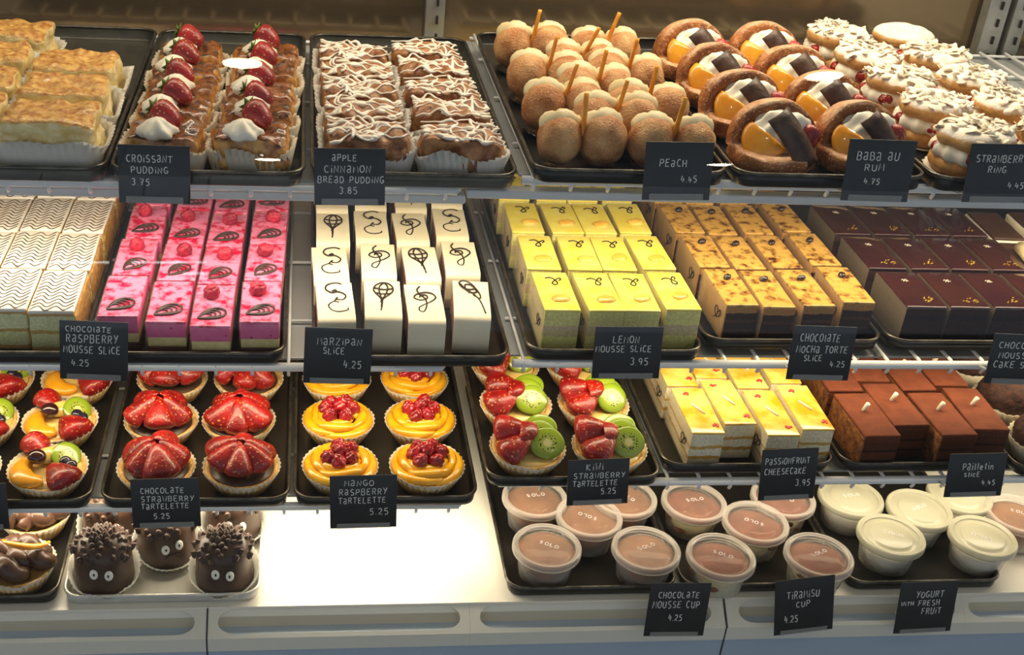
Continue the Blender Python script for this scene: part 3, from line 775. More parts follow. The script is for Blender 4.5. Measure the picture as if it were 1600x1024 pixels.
# ------------------------------------------------------------------ handwritten stroke letters (unit box, y up)
def _arc(cx, cy, rx, ry, a0, a1, n=8):
    return [(cx+rx*math.cos(math.radians(a0+(a1-a0)*i/n)), cy+ry*math.sin(math.radians(a0+(a1-a0)*i/n))) for i in range(n+1)]
GLYPH = {
 'A': [[(0, 0), (.42, 1), (.5, 1), (.95, 0)], [(.15, .38), (.82, .4)]],
 'a': [_arc(.42, .78, .34, .2, 160, -20, 6)+[(.76, .3), (.82, .02)], _arc(.42, .24, .36, .24, 60, 360, 9)],
 'B': [[(.05, 0), (.05, 1), (.5, 1)]+_arc(.5, .77, .3, .23, 90, -90, 6)+[(.1, .54), (.55, .54)]+_arc(.55, .27, .35, .27, 90, -90, 6)+[(.05, 0)]],
 'C': [_arc(.55, .5, .48, .5, 50, 310, 10)],
 'D': [[(.05, 0), (.08, 1), (.4, .98)]+_arc(.4, .5, .5, .48, 80, -90, 8)+[(.05, 0)]],
 'E': [[(.85, 1), (.08, .98), (.05, 0), (.88, .02)], [(.07, .52), (.7, .54)]],
 'F': [[(.85, 1), (.08, .98), (.05, 0)], [(.07, .52), (.7, .54)]],
 'G': [_arc(.52, .5, .48, .5, 50, 300, 10)+[(.9, .12), (.92, .42), (.55, .42)]],
 'H': [[(.06, 0), (.06, 1)], [(.88, 0), (.88, 1)], [(.06, .5), (.88, .52)]],
 'i': [[(.5, 0), (.5, .68)], [(.5, .92), (.5, 1)]],
 'K': [[(.08, 0), (.08, 1)], [(.8, 1), (.1, .48), (.88, 0)]],
 'L': [[(.08, 1), (.06, .02), (.85, 0)]],
 'M': [[(.0, 0), (.12, 1), (.5, .35), (.86, 1), (1, 0)]],
 'N': [[(.05, 0), (.08, 1), (.86, .02), (.9, 1)]],
 'O': [_arc(.5, .5, .48, .5, 90, 450, 14)],
 'P': [[(.08, 0), (.08, 1), (.5, 1)]+_arc(.5, .73, .38, .27, 90, -90, 6)+[(.1, .46)]],
 'R': [[(.08, 0), (.08, 1), (.5, 1)]+_arc(.5, .75, .34, .25, 90, -90, 6)+[(.12, .5), (.4, .5), (.9, 0)]],
 'S': [_arc(.5, .75, .38, .25, 40, 270, 8)+_arc(.48, .25, .42, .25, 90, -140, 8)],
 'T': [[(0, .97), (1, 1)], [(.5, .98), (.47, 0)]],
 'U': [[(.06, 1), (.08, .35)]+_arc(.48, .32, .4, .32, 180, 360, 8)+[(.9, 1)]],
 'W': [[(0, 1), (.22, 0), (.5, .7), (.78, 0), (1, 1)]],
 'X': [[(0, 1), (1, 0)], [(1, 1), (0, 0)]],
 'Y': [[(.05, 1), (.45, .5)], [(.92, 1), (.3, 0)]],
 'Z': [[(.05, 1), (.9, 1), (.05, 0), (.92, 0)]],
 'l': [[(.5, 1), (.48, .1), (.62, 0)]],
 'e': [[(.1, .35), (.85, .4)]+_arc(.48, .36, .38, .34, 10, 320, 9)],
 't': [[(.5, .95), (.48, .1), (.7, 0)], [(.2, .68), (.8, .68)]],
 'n': [[(.12, 0), (.12, .68)], [(.12, .45)]+_arc(.48, .4, .34, .28, 150, 0, 6)+[(.84, 0)]],
 's': [_arc(.5, .52, .34, .18, 30, 270, 7)+_arc(.48, .17, .38, .17, 90, -140, 7)],
 'c': [_arc(.5, .35, .4, .35, 45, 315, 9)],
 '.': [[(.45, .0), (.55, .06)]],
 '1': [[(.3, .8), (.55, 1), (.55, 0)]],
 '2': [_arc(.48, .72, .38, .28, 160, -20, 7)+[(.08, .02), (.9, 0)]],
 '3': [_arc(.45, .76, .36, .24, 140, -80, 8)+_arc(.45, .27, .42, .27, 80, -140, 8)],
 '4': [[(.28, 1), (.08, .36), (.98, .40)], [(.68, .72), (.62, 0)]],
 '5': [[(.85, 1), (.2, .98), (.14, .56)]+_arc(.45, .3, .42, .31, 110, -130, 9)],
 '7': [[(.06, .97), (.9, 1), (.4, 0)], [(.25, .5), (.8, .52)]],
 '8': [_arc(.5, .76, .3, .24, -90, 270, 10)+_arc(.5, .26, .38, .26, 90, -270, 10)],
 '9': [_arc(.48, .7, .36, .28, 0, 360, 10)+[(.8, .3), (.62, 0)]],
}
NARROW = {'i': .38, '.': .3, 'l': .5, '1': .5, 't': .75}
rng = random.Random(7)
ROW = ['front row', 'second row', 'third row', 'fourth row', 'back row']
def tray_floor(z): return z+.0079

# ------------------------------------------------------------------ shared pieces
def cream_rosette(r=.018, h=.016, seed=0):
    def mod(t, i):
        return (1+.16*math.cos(6*t+i*.8), 0)
    return lathe([(r*.8, 0), (r, h*.18), (r*.95, h*.4), (r*.7, h*.6), (r*.5, h*.8), (r*.2, h*.97), (.0008, h)], 36, mod)
def strawberry_mesh(l=.034, r=.015, seed=0):
    pr = [(.0008, 0), (r*.28, l*.03), (r*.55, l*.13), (r*.8, l*.32), (r*.97, l*.58), (r, l*.74), (r*.86, l*.9), (r*.5, l*.985), (.001, l)]
    return lathe(pr, 20, lambda t, i: (1+.05*math.sin(2*t+seed)+.03*math.sin(3*t+i*.4), 0))
def calyx(r=.012):
    m = MB()
    for k in range(6):
        a = k*PI/3
        pts = [(0, -.002, 0), (r*.5, -.0035, .002), (r*1.05, 0, .0035+.002*(k % 2)), (r*.5, .0035, .002), (0, .002, 0)]
        m.add([T(rot=(0, 0, a)) @ Vector(p) for p in pts]+[T(rot=(0, 0, a)) @ (Vector(p)+Vector((0, 0, .0008))) for p in pts],
              [(0, 1, 2, 3, 4), (9, 8, 7, 6, 5)]+[(i, 5+i, 5+(i+1) % 5, (i+1) % 5) for i in range(5)])
    m.join(tube([(0, 0, 0), (.001, 0, .006)], .0011, 6))
    return m
def square_paper(w, d, h, flare=.006, flute=.0012, n=96, seed=0, rag=.006):
    """fluted rectangular paper case with a thin double wall"""
    def ring(k, off, z, zr):
        L = []
        base = rrect(w+2*k, d+.5*k, .012+k*.5, 6)
        # resample evenly
        P = [Vector((p[0], p[1], 0)) for p in base]; P.append(P[0])
        ds = [0]
        for i in range(1, len(P)): ds.append(ds[-1]+(P[i]-P[i-1]).length)
        for i in range(n):
            s = ds[-1]*i/n
            j = max(q for q in range(len(ds)) if ds[q] <= s+1e-9); j = min(j, len(P)-2)
            f = (s-ds[j])/max(1e-9, ds[j+1]-ds[j])
            p = P[j].lerp(P[j+1], f)
            nrm = p.normalized()
            q = p+nrm*(flute*(1 if i % 2 else -1)*(.4+z/h)+off)
            zz = z+(rag*n3((p.x*28, p.y*28, seed)) if zr else 0)
            L.append((q.x, q.y, zz))
        return L
    th = .0005
    return loft([ring(-.001, -.001, .0002, 0), ring(0, 0, .0004, 0), ring(flare*.4, 0, h*.5, 0), ring(flare, 0, h, 1), ring(flare, -th, h, 1), ring(flare*.4, -th, h*.5, 0), ring(0, -th, .001, 0)], True, True)
def round_paper(r0, r1, h, n=48, flute=.03, th=.0005, rag=0, seed=0):
    def mk(sgn):
        def mod(t, i):
            k = round(t/(2*PI)*n*2)
            a = flute*(1 if k % 2 else -1)*(0.35 if i in (0, 1, 6) else 1)
            dz = rag*n3((math.cos(t)*2.2, math.sin(t)*2.2, seed)) if i in (3, 4) else 0
            return (1+a, dz)
        return mod
    prof = [(r0*.97, .0002), (r0, .0006), ((r0+r1)/2, h*.5), (r1, h), (r1-th, h), ((r0+r1)/2-th, h*.5), (r0-th, .001)]
    return lathe(prof, n*2, mk(1))

# ------------------------------------------------------------------ custard slices, far left
def custard_slice(x, y, z, rz, seed, label):
    t = thing('custard_slice', label, 'pastry', (x, y, z), rz, 'golden custard slices')
    k = seed % 3
    part('cake_body', cached(('custard_body', k), lambda: rbox(.086, .070, .052, .008, (24, 20, 14), .0045, 50, k, .001, .0026, 130), M['custard']), t)
    part('paper_case', cached(('custard_paper', k), lambda: square_paper(.090, .076, .034, .010, .0014, 84, k, .012), M['paper']), t)
    return t
CU = [(-.244, 1.132, 0), (-.245, 1.215, 1), (-.247, 1.297, -4), (-.338, 1.15, 2), (-.342, 1.235, 0), (-.345, 1.320, 3), (-.340, 1.41, -3)]
LB = ['golden custard slice nearest the front glass, right column of far left tray', 'golden custard slice second from front, right column of far left tray',
      'golden custard slice at the back of the right column in far left tray', 'golden custard slice cut by the photo edge, front of left column',
      'golden custard slice at the photo edge, second in left column', 'golden custard slice third from front in the left column', 'bright yellow custard slice at the very back of far left tray']
for i, (x, y, r) in enumerate(CU):
    custard_slice(x, y, tray_floor(Z1L), math.radians(r), i, LB[i])

# ------------------------------------------------------------------ croissant puddings
CRA = dict(amp=.007, freq=46, amp2=.0036, freq2=100)
def croissant_pudding(x, y, z, rz, seed, label, hide=False):
    t = thing('croissant_pudding', label, 'pastry', (x, y, z), rz, 'croissant puddings with strawberries')
    k = seed % 4
    part('pudding', cached(('cro_body', k), lambda: rbox(.072, .056, .040, .009, (22, 20, 11), CRA['amp'], CRA['freq'], k, .001, CRA['amp2'], CRA['freq2']), M['croissant']), t)
    part('paper_case', cached(('cro_paper', k), lambda: square_paper(.074, .059, .028, .006, .0014, 84, k+3, .012), M['papercream']), t)
    rr = random.Random(seed)
    part('whipped_cream', cached('cro_cream', lambda: cream_rosette(.017, .017), M['cream']), t, (-.008+rr.uniform(-.005, .005), -.016, .039), (0, 0, rr.uniform(0, 6)), 1.08)
    s = part('strawberry', cached('berry_whole', lambda: strawberry_mesh(.036, .0165), M['berryfresh']), t, (.016+rr.uniform(-.003, .003), -.004, .047), tuple(Vector((-.78+rr.uniform(-.2, .2), .45+rr.uniform(-.2, .2), .34)).to_track_quat('Z', 'Y').to_euler()), .86)
    part('strawberry_leaf', cached('calyx', lambda: calyx(), M['leaf']), s, (0, 0, .036))
    return t
CN = ['at the front', 'second from the front', 'third from the front', 'fourth from the front', 'at the back']
for c, (cx, nm, y0) in enumerate(((-.1345, 'left column', 1.124), (-.0475, 'right column', 1.126))):
    for r in range(5):
        croissant_pudding(cx+rng.uniform(-.003, .003)+r*.0012-.0012*(c == 1), y0+r*.0665, tray_floor(Z1L), rng.uniform(-.05, .05), r+5*c,
                          'croissant pudding topped with cream and strawberry, %s of the %s' % (CN[r], nm))

# ------------------------------------------------------------------ apple cinnamon bread puddings
def apple_pudding(x, y, z, rz, seed, label):
    t = thing('bread_pudding', label, 'pastry', (x, y, z), rz, 'iced apple bread puddings')
    k = seed % 4
    A = dict(amp=.008, freq=48, seed=k+11, amp2=.0040, freq2=95); h = .042
    part('pudding', cached(('app_body', k), lambda: rbox(.079, .058, h, .008, (24, 20, 10), z0=.001, **A), M['bread']), t)
    part('paper_case', cached(('app_paper', k), lambda: square_paper(.082, .062, .028, .007, .0016, 84, k+7, .014), M['paper']), t)
    def ic():
        rr = random.Random(k+40); m = MB()
        Z = lambda a, b: top_z(a, b, h, A['amp'], A['freq'], A['seed'], A['amp2'], A['freq2'])
        for j in range(6):
            y0 = -.025+j*.0100+rr.uniform(-.003, .003); sk = rr.uniform(-.2, .2)
            pts = []
            for i in range(10):
                px = -.040+i*.0089; py = y0+rr.uniform(-.006, .006)+px*sk
                pts.append((px, max(-.031, min(.031, py)), 0))
            q = [Vector((p.x, p.y, Z(p.x, p.y)+.0012)) for p in smooth_path(pts, 4)]
            ph = rr.uniform(0, 6)
            m.join(tube(q, [.0012+.0022*max(0, math.sin(i_*.33+ph))**2 for i_ in range(len(q))], 6, flat=.7))
        for j in range(3):
            px = rr.uniform(-.03, .03); pts = [(px+rr.uniform(-.008, .008), -.030+i*.012, 0) for i in range(6)]
            q = [Vector((p.x, p.y, Z(p.x, p.y)+.0014)) for p in smooth_path(pts, 4)]
            m.join(tube(q, [rr.uniform(.001, .0022) for _ in q], 6, flat=.7))
        for j in range(6):
            px, py = rr.uniform(-.03, .03), rr.uniform(-.028, .026)
            m.join(blob((rr.uniform(.004, .009), rr.uniform(.003, .006), .0022), (px, py, top_z(px, py, h, A['amp'], A['freq'], A['seed'], A['amp2'], A['freq2'])+.001), .3, 2, j, 2))
        return m
    part('icing_drizzle', cached(('app_ice', k), ic, M['icing']), t)
    return t
for c, (cx, nm) in enumerate(((.062, 'left column'), (.160, 'right column'))):
    for r in range(5):
        apple_pudding(cx-r*(.003 if c else .0012)-.001*(c == 1)+.002*(c == 0), 1.131+r*(.0665 if c == 0 else .0715), tray_floor(Z1L), rng.uniform(-.04, .04), r*2+c,
                      'white iced apple bread pudding, %s of the %s' % (CN[r], nm))

# ------------------------------------------------------------------ peach shaped buns
def peach_pastry(x, y, z, rz, seed, label, r=.027):
    t = thing('peach_bun', label, 'pastry', (x, y, z), rz, 'peach shaped buns')
    rr = random.Random(seed*3+1)
    for s in (-1, 1):
        k = (seed+s) % 4
        kk = rr.uniform(.94, 1.06)
        cz = r*1.08*kk+.0045
        b = part('bun', cached(('bun', k), lambda: blob((r, r*.98, r*1.08), amp=.07, freq=1.7, seed=k*3, sub=4), M['bun']), t, (s*(r*.90), rr.uniform(-.003, .003), cz), (rr.uniform(-.2, .2), 0, rr.uniform(-1, 1)*0+s*.12), kk)
        def band():
            pts = []
            for i in range(15):
                a = PI*(.16+.68*i/14)
                pts.append((math.cos(a)*r*1.005, .002*math.sin(i*1.3), math.sin(a)*r*1.09))
            return tube(pts, [.0025]+[.0068, .0085, .0078, .0082, .009, .0085, .009, .0082, .0078, .0083, .0088, .008, .0068]+[.0025], 8, flat=.42)
        part('cream_filling', cached('bun_cream', band, M['buncream']), b, (0, .009, -.001), (.18, 0, 0))
    def stick():
        return tube(smooth_path([(0, 0, 0), (.001, 0, .012), (.0025, 0, .026), (.0045, .0005, .043)], 4), .0031, 4, flat=.65)
    part('orange_peel_stick', cached('peel_stick', stick, M['peel']), t, (0, -.004, r*1.5), (rr.uniform(-.12, .12), rr.uniform(-.1, .35), rr.uniform(-.4, .4)))
    def dish():
        return lathe([(.028, 0), (.033, .0006), (.040, .0035), (.0405, .0046), (.032, .002), (.027, .0015)], 48, lambda t, i: (1+(.035*math.cos(18*t) if i in (2, 3) else 0), 0))
    part('paper_dish', cached('bun_dish', dish, M['paperdark']), t, sc=(1.0, .78, 1))
    return t
PE = [((899, 222), 'front left of its tray'), ((1052, 214), 'behind the peach price card'), ((860, 158), 'left end of the second row'), ((962, 168), 'middle of tray behind the front pair'),
      ((1012, 140), 'right end of the second row'), ((828, 103), 'left end of the third row'), ((912, 112), 'middle of the third row'), ((972, 96), 'right end of the third row'),
      ((806, 62), 'back left corner of its tray'), ((880, 66), 'middle of the back row'), ((926, 52), 'back right corner of its tray')]
PP = [(.279, 1.112), (.374, 1.114), (.279, 1.212), (.325, 1.163), (.373, 1.214), (.279, 1.312), (.3265, 1.264), (.374, 1.318), (.279, 1.424), (.330, 1.369), (.373, 1.430)]
for i, ((px, py), w_) in enumerate(PE):
    p = at(px, py, z=tray_floor(Z1R)+.03)
    p.x, p.y = PP[i]
    peach_pastry(p.x, p.y, tray_floor(Z1R), rng.uniform(-.15, .15), i, 'pair of sugared peach buns with orange peel stick, '+w_, .0246)

# ------------------------------------------------------------------ baba buns
def baba(x, y, z, rz, seed, label):
    t = thing('baba_bun', label, 'pastry', (x, y, z), rz, 'cream filled baba buns')
    t.scale = (.945, .945, .97)
    k = seed % 3; R = .048
    def lower():
        def fn(p, v):
            return Vector((p.x, p.y, max(-.014, min(p.z, .010+.004*v.y))))
        return blob((R*1.0, R*.98, .030), amp=.10, freq=2, seed=k, sub=4, fn=fn)
    def upper():
        # a hood: thick half shell standing at the back, open to the front
        m = MB(); n1, n2 = 24, 12
        def pt(u, v, o):
            a = math.radians(-8+196*u)            # left to right over the top
            b = math.radians(-18+100*v)           # front rim to back
            R = .048+.004*n3((math.cos(a)*1.6, math.sin(a)*1.6, v*1.5), k+20)-o
            return Vector((R*math.cos(a)*math.cos(b)*1.02, R*math.sin(b)*.95, .010+R*.98*math.sin(a)*math.cos(b)*.98))
        th = lambda u, v: .0165-.008*v+.003*n3((u*6, v*3, 1), k)
        O = [[pt(i/n1, j/n2, 0) for j in range(n2+1)] for i in range(n1+1)]
        I = [[pt(i/n1, j/n2, th(i/n1, j/n2)) for j in range(n2+1)] for i in range(n1+1)]
        w = n2+1
        for G in (O, I):
            for row in G: m.v += [tuple(p) for p in row]
        N = (n1+1)*w
        for i in range(n1):
            for j in range(n2):
                f = (i*w+j, (i+1)*w+j, (i+1)*w+j+1, i*w+j+1)
                m.f.append(f[::-1]); m.f.append(tuple(q+N for q in f))
            m.f.append((i*w, (i+1)*w, N+(i+1)*w, N+i*w)); e = n2
            m.f.append((i*w+e, N+i*w+e, N+(i+1)*w+e, (i+1)*w+e))
        for j in range(n2):
            for i, fl in ((0, 0), (n1, 1)):
                f = (i*w+j, i*w+j+1, N+i*w+j+1, N+i*w+j)
                m.f.append(f[::-1] if fl else f)
        return m
    part('lower_bun', cached(('baba_low', k), lower, M['baba']), t, (0, .001, .016))
    part('upper_bun', cached(('baba_up', k), upper, M['baba']), t, (0, .010, .016), (math.radians(-14), 0, 0))
    part('whipped_cream', cached('baba_cream', lambda: blob((.033, .016, .027), amp=.2, freq=2.6, seed=4, sub=4), M['cream']), t, (.004, -.001, .037), (math.radians(-22), 0, 0))
    def ph():
        def fn(p, v):
            e = p.x*.75+p.y*.66-.003
            if e > 0: p = Vector((p.x-e*.75, p.y-e*.66, p.z))
            return Vector((p.x, p.y, p.z if p.z > 0 else p.z*.3))
        return blob((.0275, .0245, .0075), amp=.07, freq=1.5, seed=2, sub=3, fn=fn)
    part('peach_half', cached('baba_peach', ph, M['peach']), t, (-.013, -.011, .037), (math.radians(52), math.radians(-14), -.1))
    def bk():
        m = MB(); pts = []
        n = 9
        for i in range(n):
            u = i/(n-1)
            for j in range(5):
                v = j/4-.5
                pts.append((v*.029+.0014*n3((u*5, v*4, 1)), u*.066, .004*math.sin(u*PI)-.007*(2*v)**2+.0006*n3((u*9, v*9, 3))))
        fs = [(i*5+j, i*5+j+1, (i+1)*5+j+1, (i+1)*5+j) for i in range(n-1) for j in range(4)]
        top = [(p[0], p[1], p[2]+.0018) for p in pts]
        m.add(top, fs); o = len(m.v); m.add(pts, [f[::-1] for f in fs])
        per = [j for j in range(5)]+[i*5+4 for i in range(1, n)]+[(n-1)*5+j for j in range(3, -1, -1)]+[i*5 for i in range(n-2, 0, -1)]
        for a, b in zip(per, per[1:]+per[:1]): m.f.append((a, a+o, b+o, b))
        return m
    # the plank of bark leans from the lower right up to the middle of the hood
    ax = Vector((-.60, .26, .76)).normalized(); nz = Vector((.35, -.85, .40)); nz = (nz-ax*nz.dot(ax)).normalized(); xx = ax.cross(nz)
    br = Matrix((xx, ax, nz)).transposed().to_euler()
    part('chocolate_bark', cached('baba_bark', bk, M['bark']), t, (.034, -.036, .018), tuple(br))
    part('strawberry', cached('berry_whole', lambda: strawberry_mesh(.036, .0165), M['berryfresh']), t, (.030, -.012, .026), (math.radians(-35), math.radians(24), 0), .78)
    def dish():
        return lathe([(.034, 0), (.039, .0006), (.0435, .003), (.044, .0042), (.038, .002), (.033, .0015)], 60, lambda t, i: (1+(.03*math.cos(22*t) if i in (2, 3) else 0), 0))
    part('paper_dish', cached('baba_dish', dish, M['paperdark']), t)
    return t
BB = ['front, left of the baba card', 'behind the baba price card at the front', 'second row, left', 'second row, right under the bright lamp reflection', 'third row, left', 'third row, right', 'back row, left', 'back row, right']
for i in range(8):
    c, r = i % 2, i//2
    baba(.4885+c*.0965-r*.0005, 1.128+r*.100+c*.004, tray_floor(Z1R), rng.uniform(-.15, .15)-.05, i, 'baba bun with peach half and chocolate bark, '+BB[i])

# ------------------------------------------------------------------ almond topped choux rings
def choux_ring(x, y, z, rz, seed, label, plain=False):
    t = thing('choux_ring', label, 'pastry', (x, y, z), rz, 'strawberry choux rings')
    t.scale = (.89, .89, 1)
    k = seed % 3
    def tor(R, r, zs, amp, sd, n=40, q=14, zoff=0):
        m = MB()
        for i in range(n):
            a = 2*PI*i/n
            for j in range(q):
                b = 2*PI*j/q
                rr = r*(1+amp*n3((math.cos(a)*2.2, math.sin(a)*2.2, b*.6 if b < PI else (2*PI-b)*.6), sd))
                m.v.append(((R+rr*math.cos(b))*math.cos(a), (R+rr*math.cos(b))*math.sin(a), zs*rr*math.sin(b)+zoff))
        for i in range(n):
            for j in range(q):
                m.f.append((i*q+j, ((i+1) % n)*q+j, ((i+1) % n)*q+(j+1) % q, i*q+(j+1) % q))
        return m
    part('lower_ring', cached(('ring_low', k), lambda: tor(.029, .0175, .62, .18, k), M['choux']), t, (0, 0, .012))
    part('whipped_cream', cached('ring_cream', lambda: lathe([(.010, .0), (.040, 0), (.046, .005), (.045, .012), (.040, .017), (.010, .018)], 64, lambda a, i: (1+.06*math.cos(13*a+i*.5), 0)), M['cream']), t, (0, 0, .017))
    for j in range(5):
        a = j*2*PI/5+seed
        part('strawberry_slice', cached('berry_small', lambda: blob((.010, .007, .007), amp=.1, freq=1.5, seed=3, sub=3), M['berry']), t, (.041*math.cos(a), .041*math.sin(a), .026), (0, 0, a+PI/2))
    if plain:
        part('sugared_lid', cached('ring_lid_plain', lambda: tor(.025, .020, .55, .12, 9), M['sugar']), t, (0, 0, .043))
        return t
    part('upper_ring', cached(('ring_up', k), lambda: tor(.0275, .0185, .62, .22, k+30), M['sugar']), t, (0, 0, .042))
    def fl():
        rr = random.Random(k+90); m = MB()
        for j in range(80):
            a = rr.uniform(0, 2*PI); b = rr.uniform(.10, .95)*PI
            R, r = .0275, .0190
            p = ((R+r*math.cos(b))*math.cos(a), (R+r*math.cos(b))*math.sin(a), .62*r*math.sin(b)+.0006)
            el = [(.0068*math.cos(q)*rr.uniform(.85, 1.1), .0044*math.sin(q), .0003*math.cos(2*q)) for q in [i*2*PI/8 for i in range(8)]]
            n = len(el); R3 = T(p, (rr.uniform(-.35, .35)-math.cos(b)*.75*math.sin(a), rr.uniform(-.35, .35)+math.cos(b)*.75*math.cos(a), rr.uniform(0, 6)))
            m.add(el+[(e[0], e[1], e[2]+.0007) for e in el], [tuple(range(n))[::-1], tuple(range(n, 2*n))]+[(i, (i+1) % n, n+(i+1) % n, n+i) for i in range(n)], R3)
        return m
    part('almond_flakes', cached(('ring_flakes', k), fl, M['almond']), t, (0, 0, .042))
    part('paper_dish', cached('ring_dish', lambda: lathe([(.034, 0), (.040, .0006), (.049, .003), (.0495, .004), (.039, .002), (.033, .0015)], 60, lambda t, i: (1+(.03*math.cos(22*t) if i in (2, 3) else 0), 0)), M['papercream']), t)
    return t
RL = ['at the front beside the strawberry ring price card', 'second from the front in left column', 'third from the front in left column', 'fourth from the front in left column', 'at the back with strawberries showing']
RR = ['behind the strawberry ring price card', 'second from the front in right column', 'third from the front in right column', 'fourth from the front in right column', 'smooth top, at the back right']
for c, LBL in ((0, RL), (1, RR)):
    for r in range(5):
        pl = c == 1 and r == 4
        choux_ring(.706+c*.094-r*.001, 1.126+r*.0915+c*.008, tray_floor(Z1R)+(0.02 if (c == 0 and r == 4) else 0)*0, rng.uniform(0, 6), r+c*2, 'white sugared choux ring with %s, %s' % ('plain lid' if pl else 'almond flakes', LBL[r]), pl)
# ------------------------------------------------------------------ layered slices, middle shelf
NC4 = ['leftmost column', 'second column from left', 'third column from left', 'rightmost column']
def film_side(t, w, d, h, swirl=None):
    f = part('plastic_film', cached(('film', w, d, h), lambda: rbox(.0005, d*1.02, h*1.04, .0002, (1, 2, 1)), M['film']), t, (-w/2-.0008, 0, 0))
    if swirl:
        def sw():
            pts = [(0, .012, 0), (0, .002, .003), (0, -.004, .010), (0, .004, .014), (0, .010, .009), (0, .002, .004), (0, -.010, .006), (0, -.016, .011), (0, -.012, .014), (0, -.006, .009)]
            return tube(smooth_path([(p[0], p[1]*.7, p[2]*1.2) for p in pts], 4), .0006, 4)
        part('printed_swirl', cached('film_swirl', sw, M['line']), f, (-.0006, -d*.25, h*.34))
    return f
def piping(paths, r=.0009, z=0, k=5, flat=.7):
    m = MB()
    for P in paths:
        m.join(tube([(p.x, p.y, z) for p in smooth_path(P, k)], r, 6, flat=flat))
    return m

# white iced custard slices with feathered chocolate lines
def napoleon(x, y, z, rz, k, label):
    w, d, h = .047, .092, .046
    t = thing('custard_slice', label, 'cake slice', (x, y, z), rz, 'white iced custard slices')
    part('pastry_layers', cached(('nap_body', k), lambda: rbox(w, d, h, .002, (4, 8, 6), .0012, 90, k, .0, .0006, 220), M['napol']), t)
    part('fondant_top', cached('nap_top', lambda: rbox(w+.0006, d+.0006, .0052, .0022, (3, 6, 1), .0004, 70, 2), M['fondant']), t, (0, 0, h-.0006))
    part('crumbly_edge', cached(('nap_edge', k), lambda: rbox(.003, d*.98, h*.97, .0014, (1, 14, 8), .0016, 200, k), M['napside']), t, (w/2, 0, 0))
    def ln():
        rr = random.Random(k); P = []
        for j in range(11):
            y0 = -d/2+.006+j*.0078-.004
            P.append([(-w/2+.002, y0, 0), (-w*.3, y0+.0065+rr.uniform(-.001, .001), 0), (-w*.12, y0-.002, 0), (w*.08, y0+.0075, 0), (w*.27, y0-.0008, 0), (w/2-.002, y0+.009+rr.uniform(-.001, .001), 0)])
        return piping(P, .00085, flat=.5)
    part('chocolate_lines', cached(('nap_lines', k), ln, M['bark']), t, (0, 0, h+.0047))
    return t
for c in range(4):
    for r in range(4):
        x = -.262-c*.0495+r*.001
        if c == 3 and r < 2: pass
        napoleon(x, 1.16+r*.0965+(.004 if c % 2 else 0), tray_floor(Z2L), rng.uniform(-.02, .02), (c+r*2) % 3,
                 'white iced custard slice with feathered brown lines, %s, %s' % (ROW[r] if r < 3 else ROW[4], ['rightmost column', 'second column from right', 'third column from right', 'column at photo edge'][c]))

# chocolate raspberry mousse slices
def raspberry_mesh(r=.0078, n=26, sub=4, h=1.25):
    # conical berry whose drupelets bulge between evenly spread points
    P = []
    for i in range(n):
        u = 1-2*(i+.5)/n; a = i*2.39996; q = math.sqrt(1-u*u)
        P.append(Vector((q*math.cos(a), q*math.sin(a), u)))
    def fn(p, v):
        d = max(v.dot(q) for q in P)
        k = .84+.20*max(0, 1-(math.acos(max(-1, min(1, d)))/.46)**2)
        tp = 1-.26*max(0, v.z)
        return Vector((v.x*r*k*tp, v.y*r*k*tp, v.z*r*h*k))
    return blob(1, sub=sub, fn=fn)
def choc_fan():
    # a leaf of nested loops that all meet at its tip
    m = MB()
    S = [(0, 0), (.006, .0075), (.014, .0125), (.023, .0135), (.0295, .009), (.0285, .003), (.021, -.0005), (.010, -.001), (0, 0)]
    for s, r in ((1, .00115), (.80, .0008), (.62, .0008), (.45, .0008)):
        m.join(tube([(p.x*s-.015+.0015*(1-s), p.y*s-.0055+.001*(1-s), .0013) for p in smooth_path(S, 4)], r, 6))
    return m
def rasp_slice(x, y, z, rz, k, label, berry=True, h=(.012, .011, .018)):
    w, d = .042, .092
    t = thing('raspberry_mousse_slice', label, 'cake slice', (x, y, z), rz, 'chocolate raspberry mousse slices')
    a, b, c = h
    part('chocolate_sponge', cached(('rs_a', a), lambda: rbox(w, d, a, .0015, (4, 8, 2), .0005, 120, 1), M['sponge']), t)
    part('cream_layer', cached(('rs_b', b), lambda: rbox(w-.0008, d-.0008, b+.001, .0015, (4, 8, 2), .0005, 120, 2), M['pistachio']), t, (0, 0, a-.0005))
    part('pink_mousse', cached(('rs_c', c), lambda: rbox(w, d, c, .0018, (4, 8, 2), .0004, 100, 3), M['pinkmousse']), t, (0, 0, a+b-.0003))
    part('raspberry_glaze', cached(('rs_t', k % 2), lambda: rbox(w+.0004, d+.0004, .003, .0014, (4, 8, 1), .0004, 60, k % 2), M['pinktop']), t, (0, 0, a+b+c-.0006))
    zt = a+b+c+.0022
    part('chocolate_fan', cached('choc_fan', choc_fan, M['fan']), t, (0, -.022, zt), (0, 0, .25+.25*math.sin(k*2)), (1.0, 1.45, 1))
    if berry:
        part('raspberry', cached('rasp_fresh', lambda: raspberry_mesh(.0092), M['raspdull']), t, (.004*math.cos(k*1.7), .018, zt+.006), (.5, .1*k, 0))
    film_side(t, w, d, a+b+c)
    return t
RX = [(-.194, 1.160, .01), (-.143, 1.152, .0), (-.096, 1.144, -.02), (-.045, 1.150, -.015)]
for c in range(4):
    for r in range(4):
        x0, y0, rz = RX[c]
        rasp_slice(x0+r*.002, y0+r*.0955, tray_floor(Z2L), rz+rng.uniform(-.02, .02), c*3+r, 'pink raspberry mousse slice with chocolate fan, %s, %s' % (ROW[r] if r < 3 else ROW[4], NC4[c]), berry=not (r == 0 and c in (0, 1)), h=(.012, .011, .0175+(.002 if c in (0, 3) else 0)))

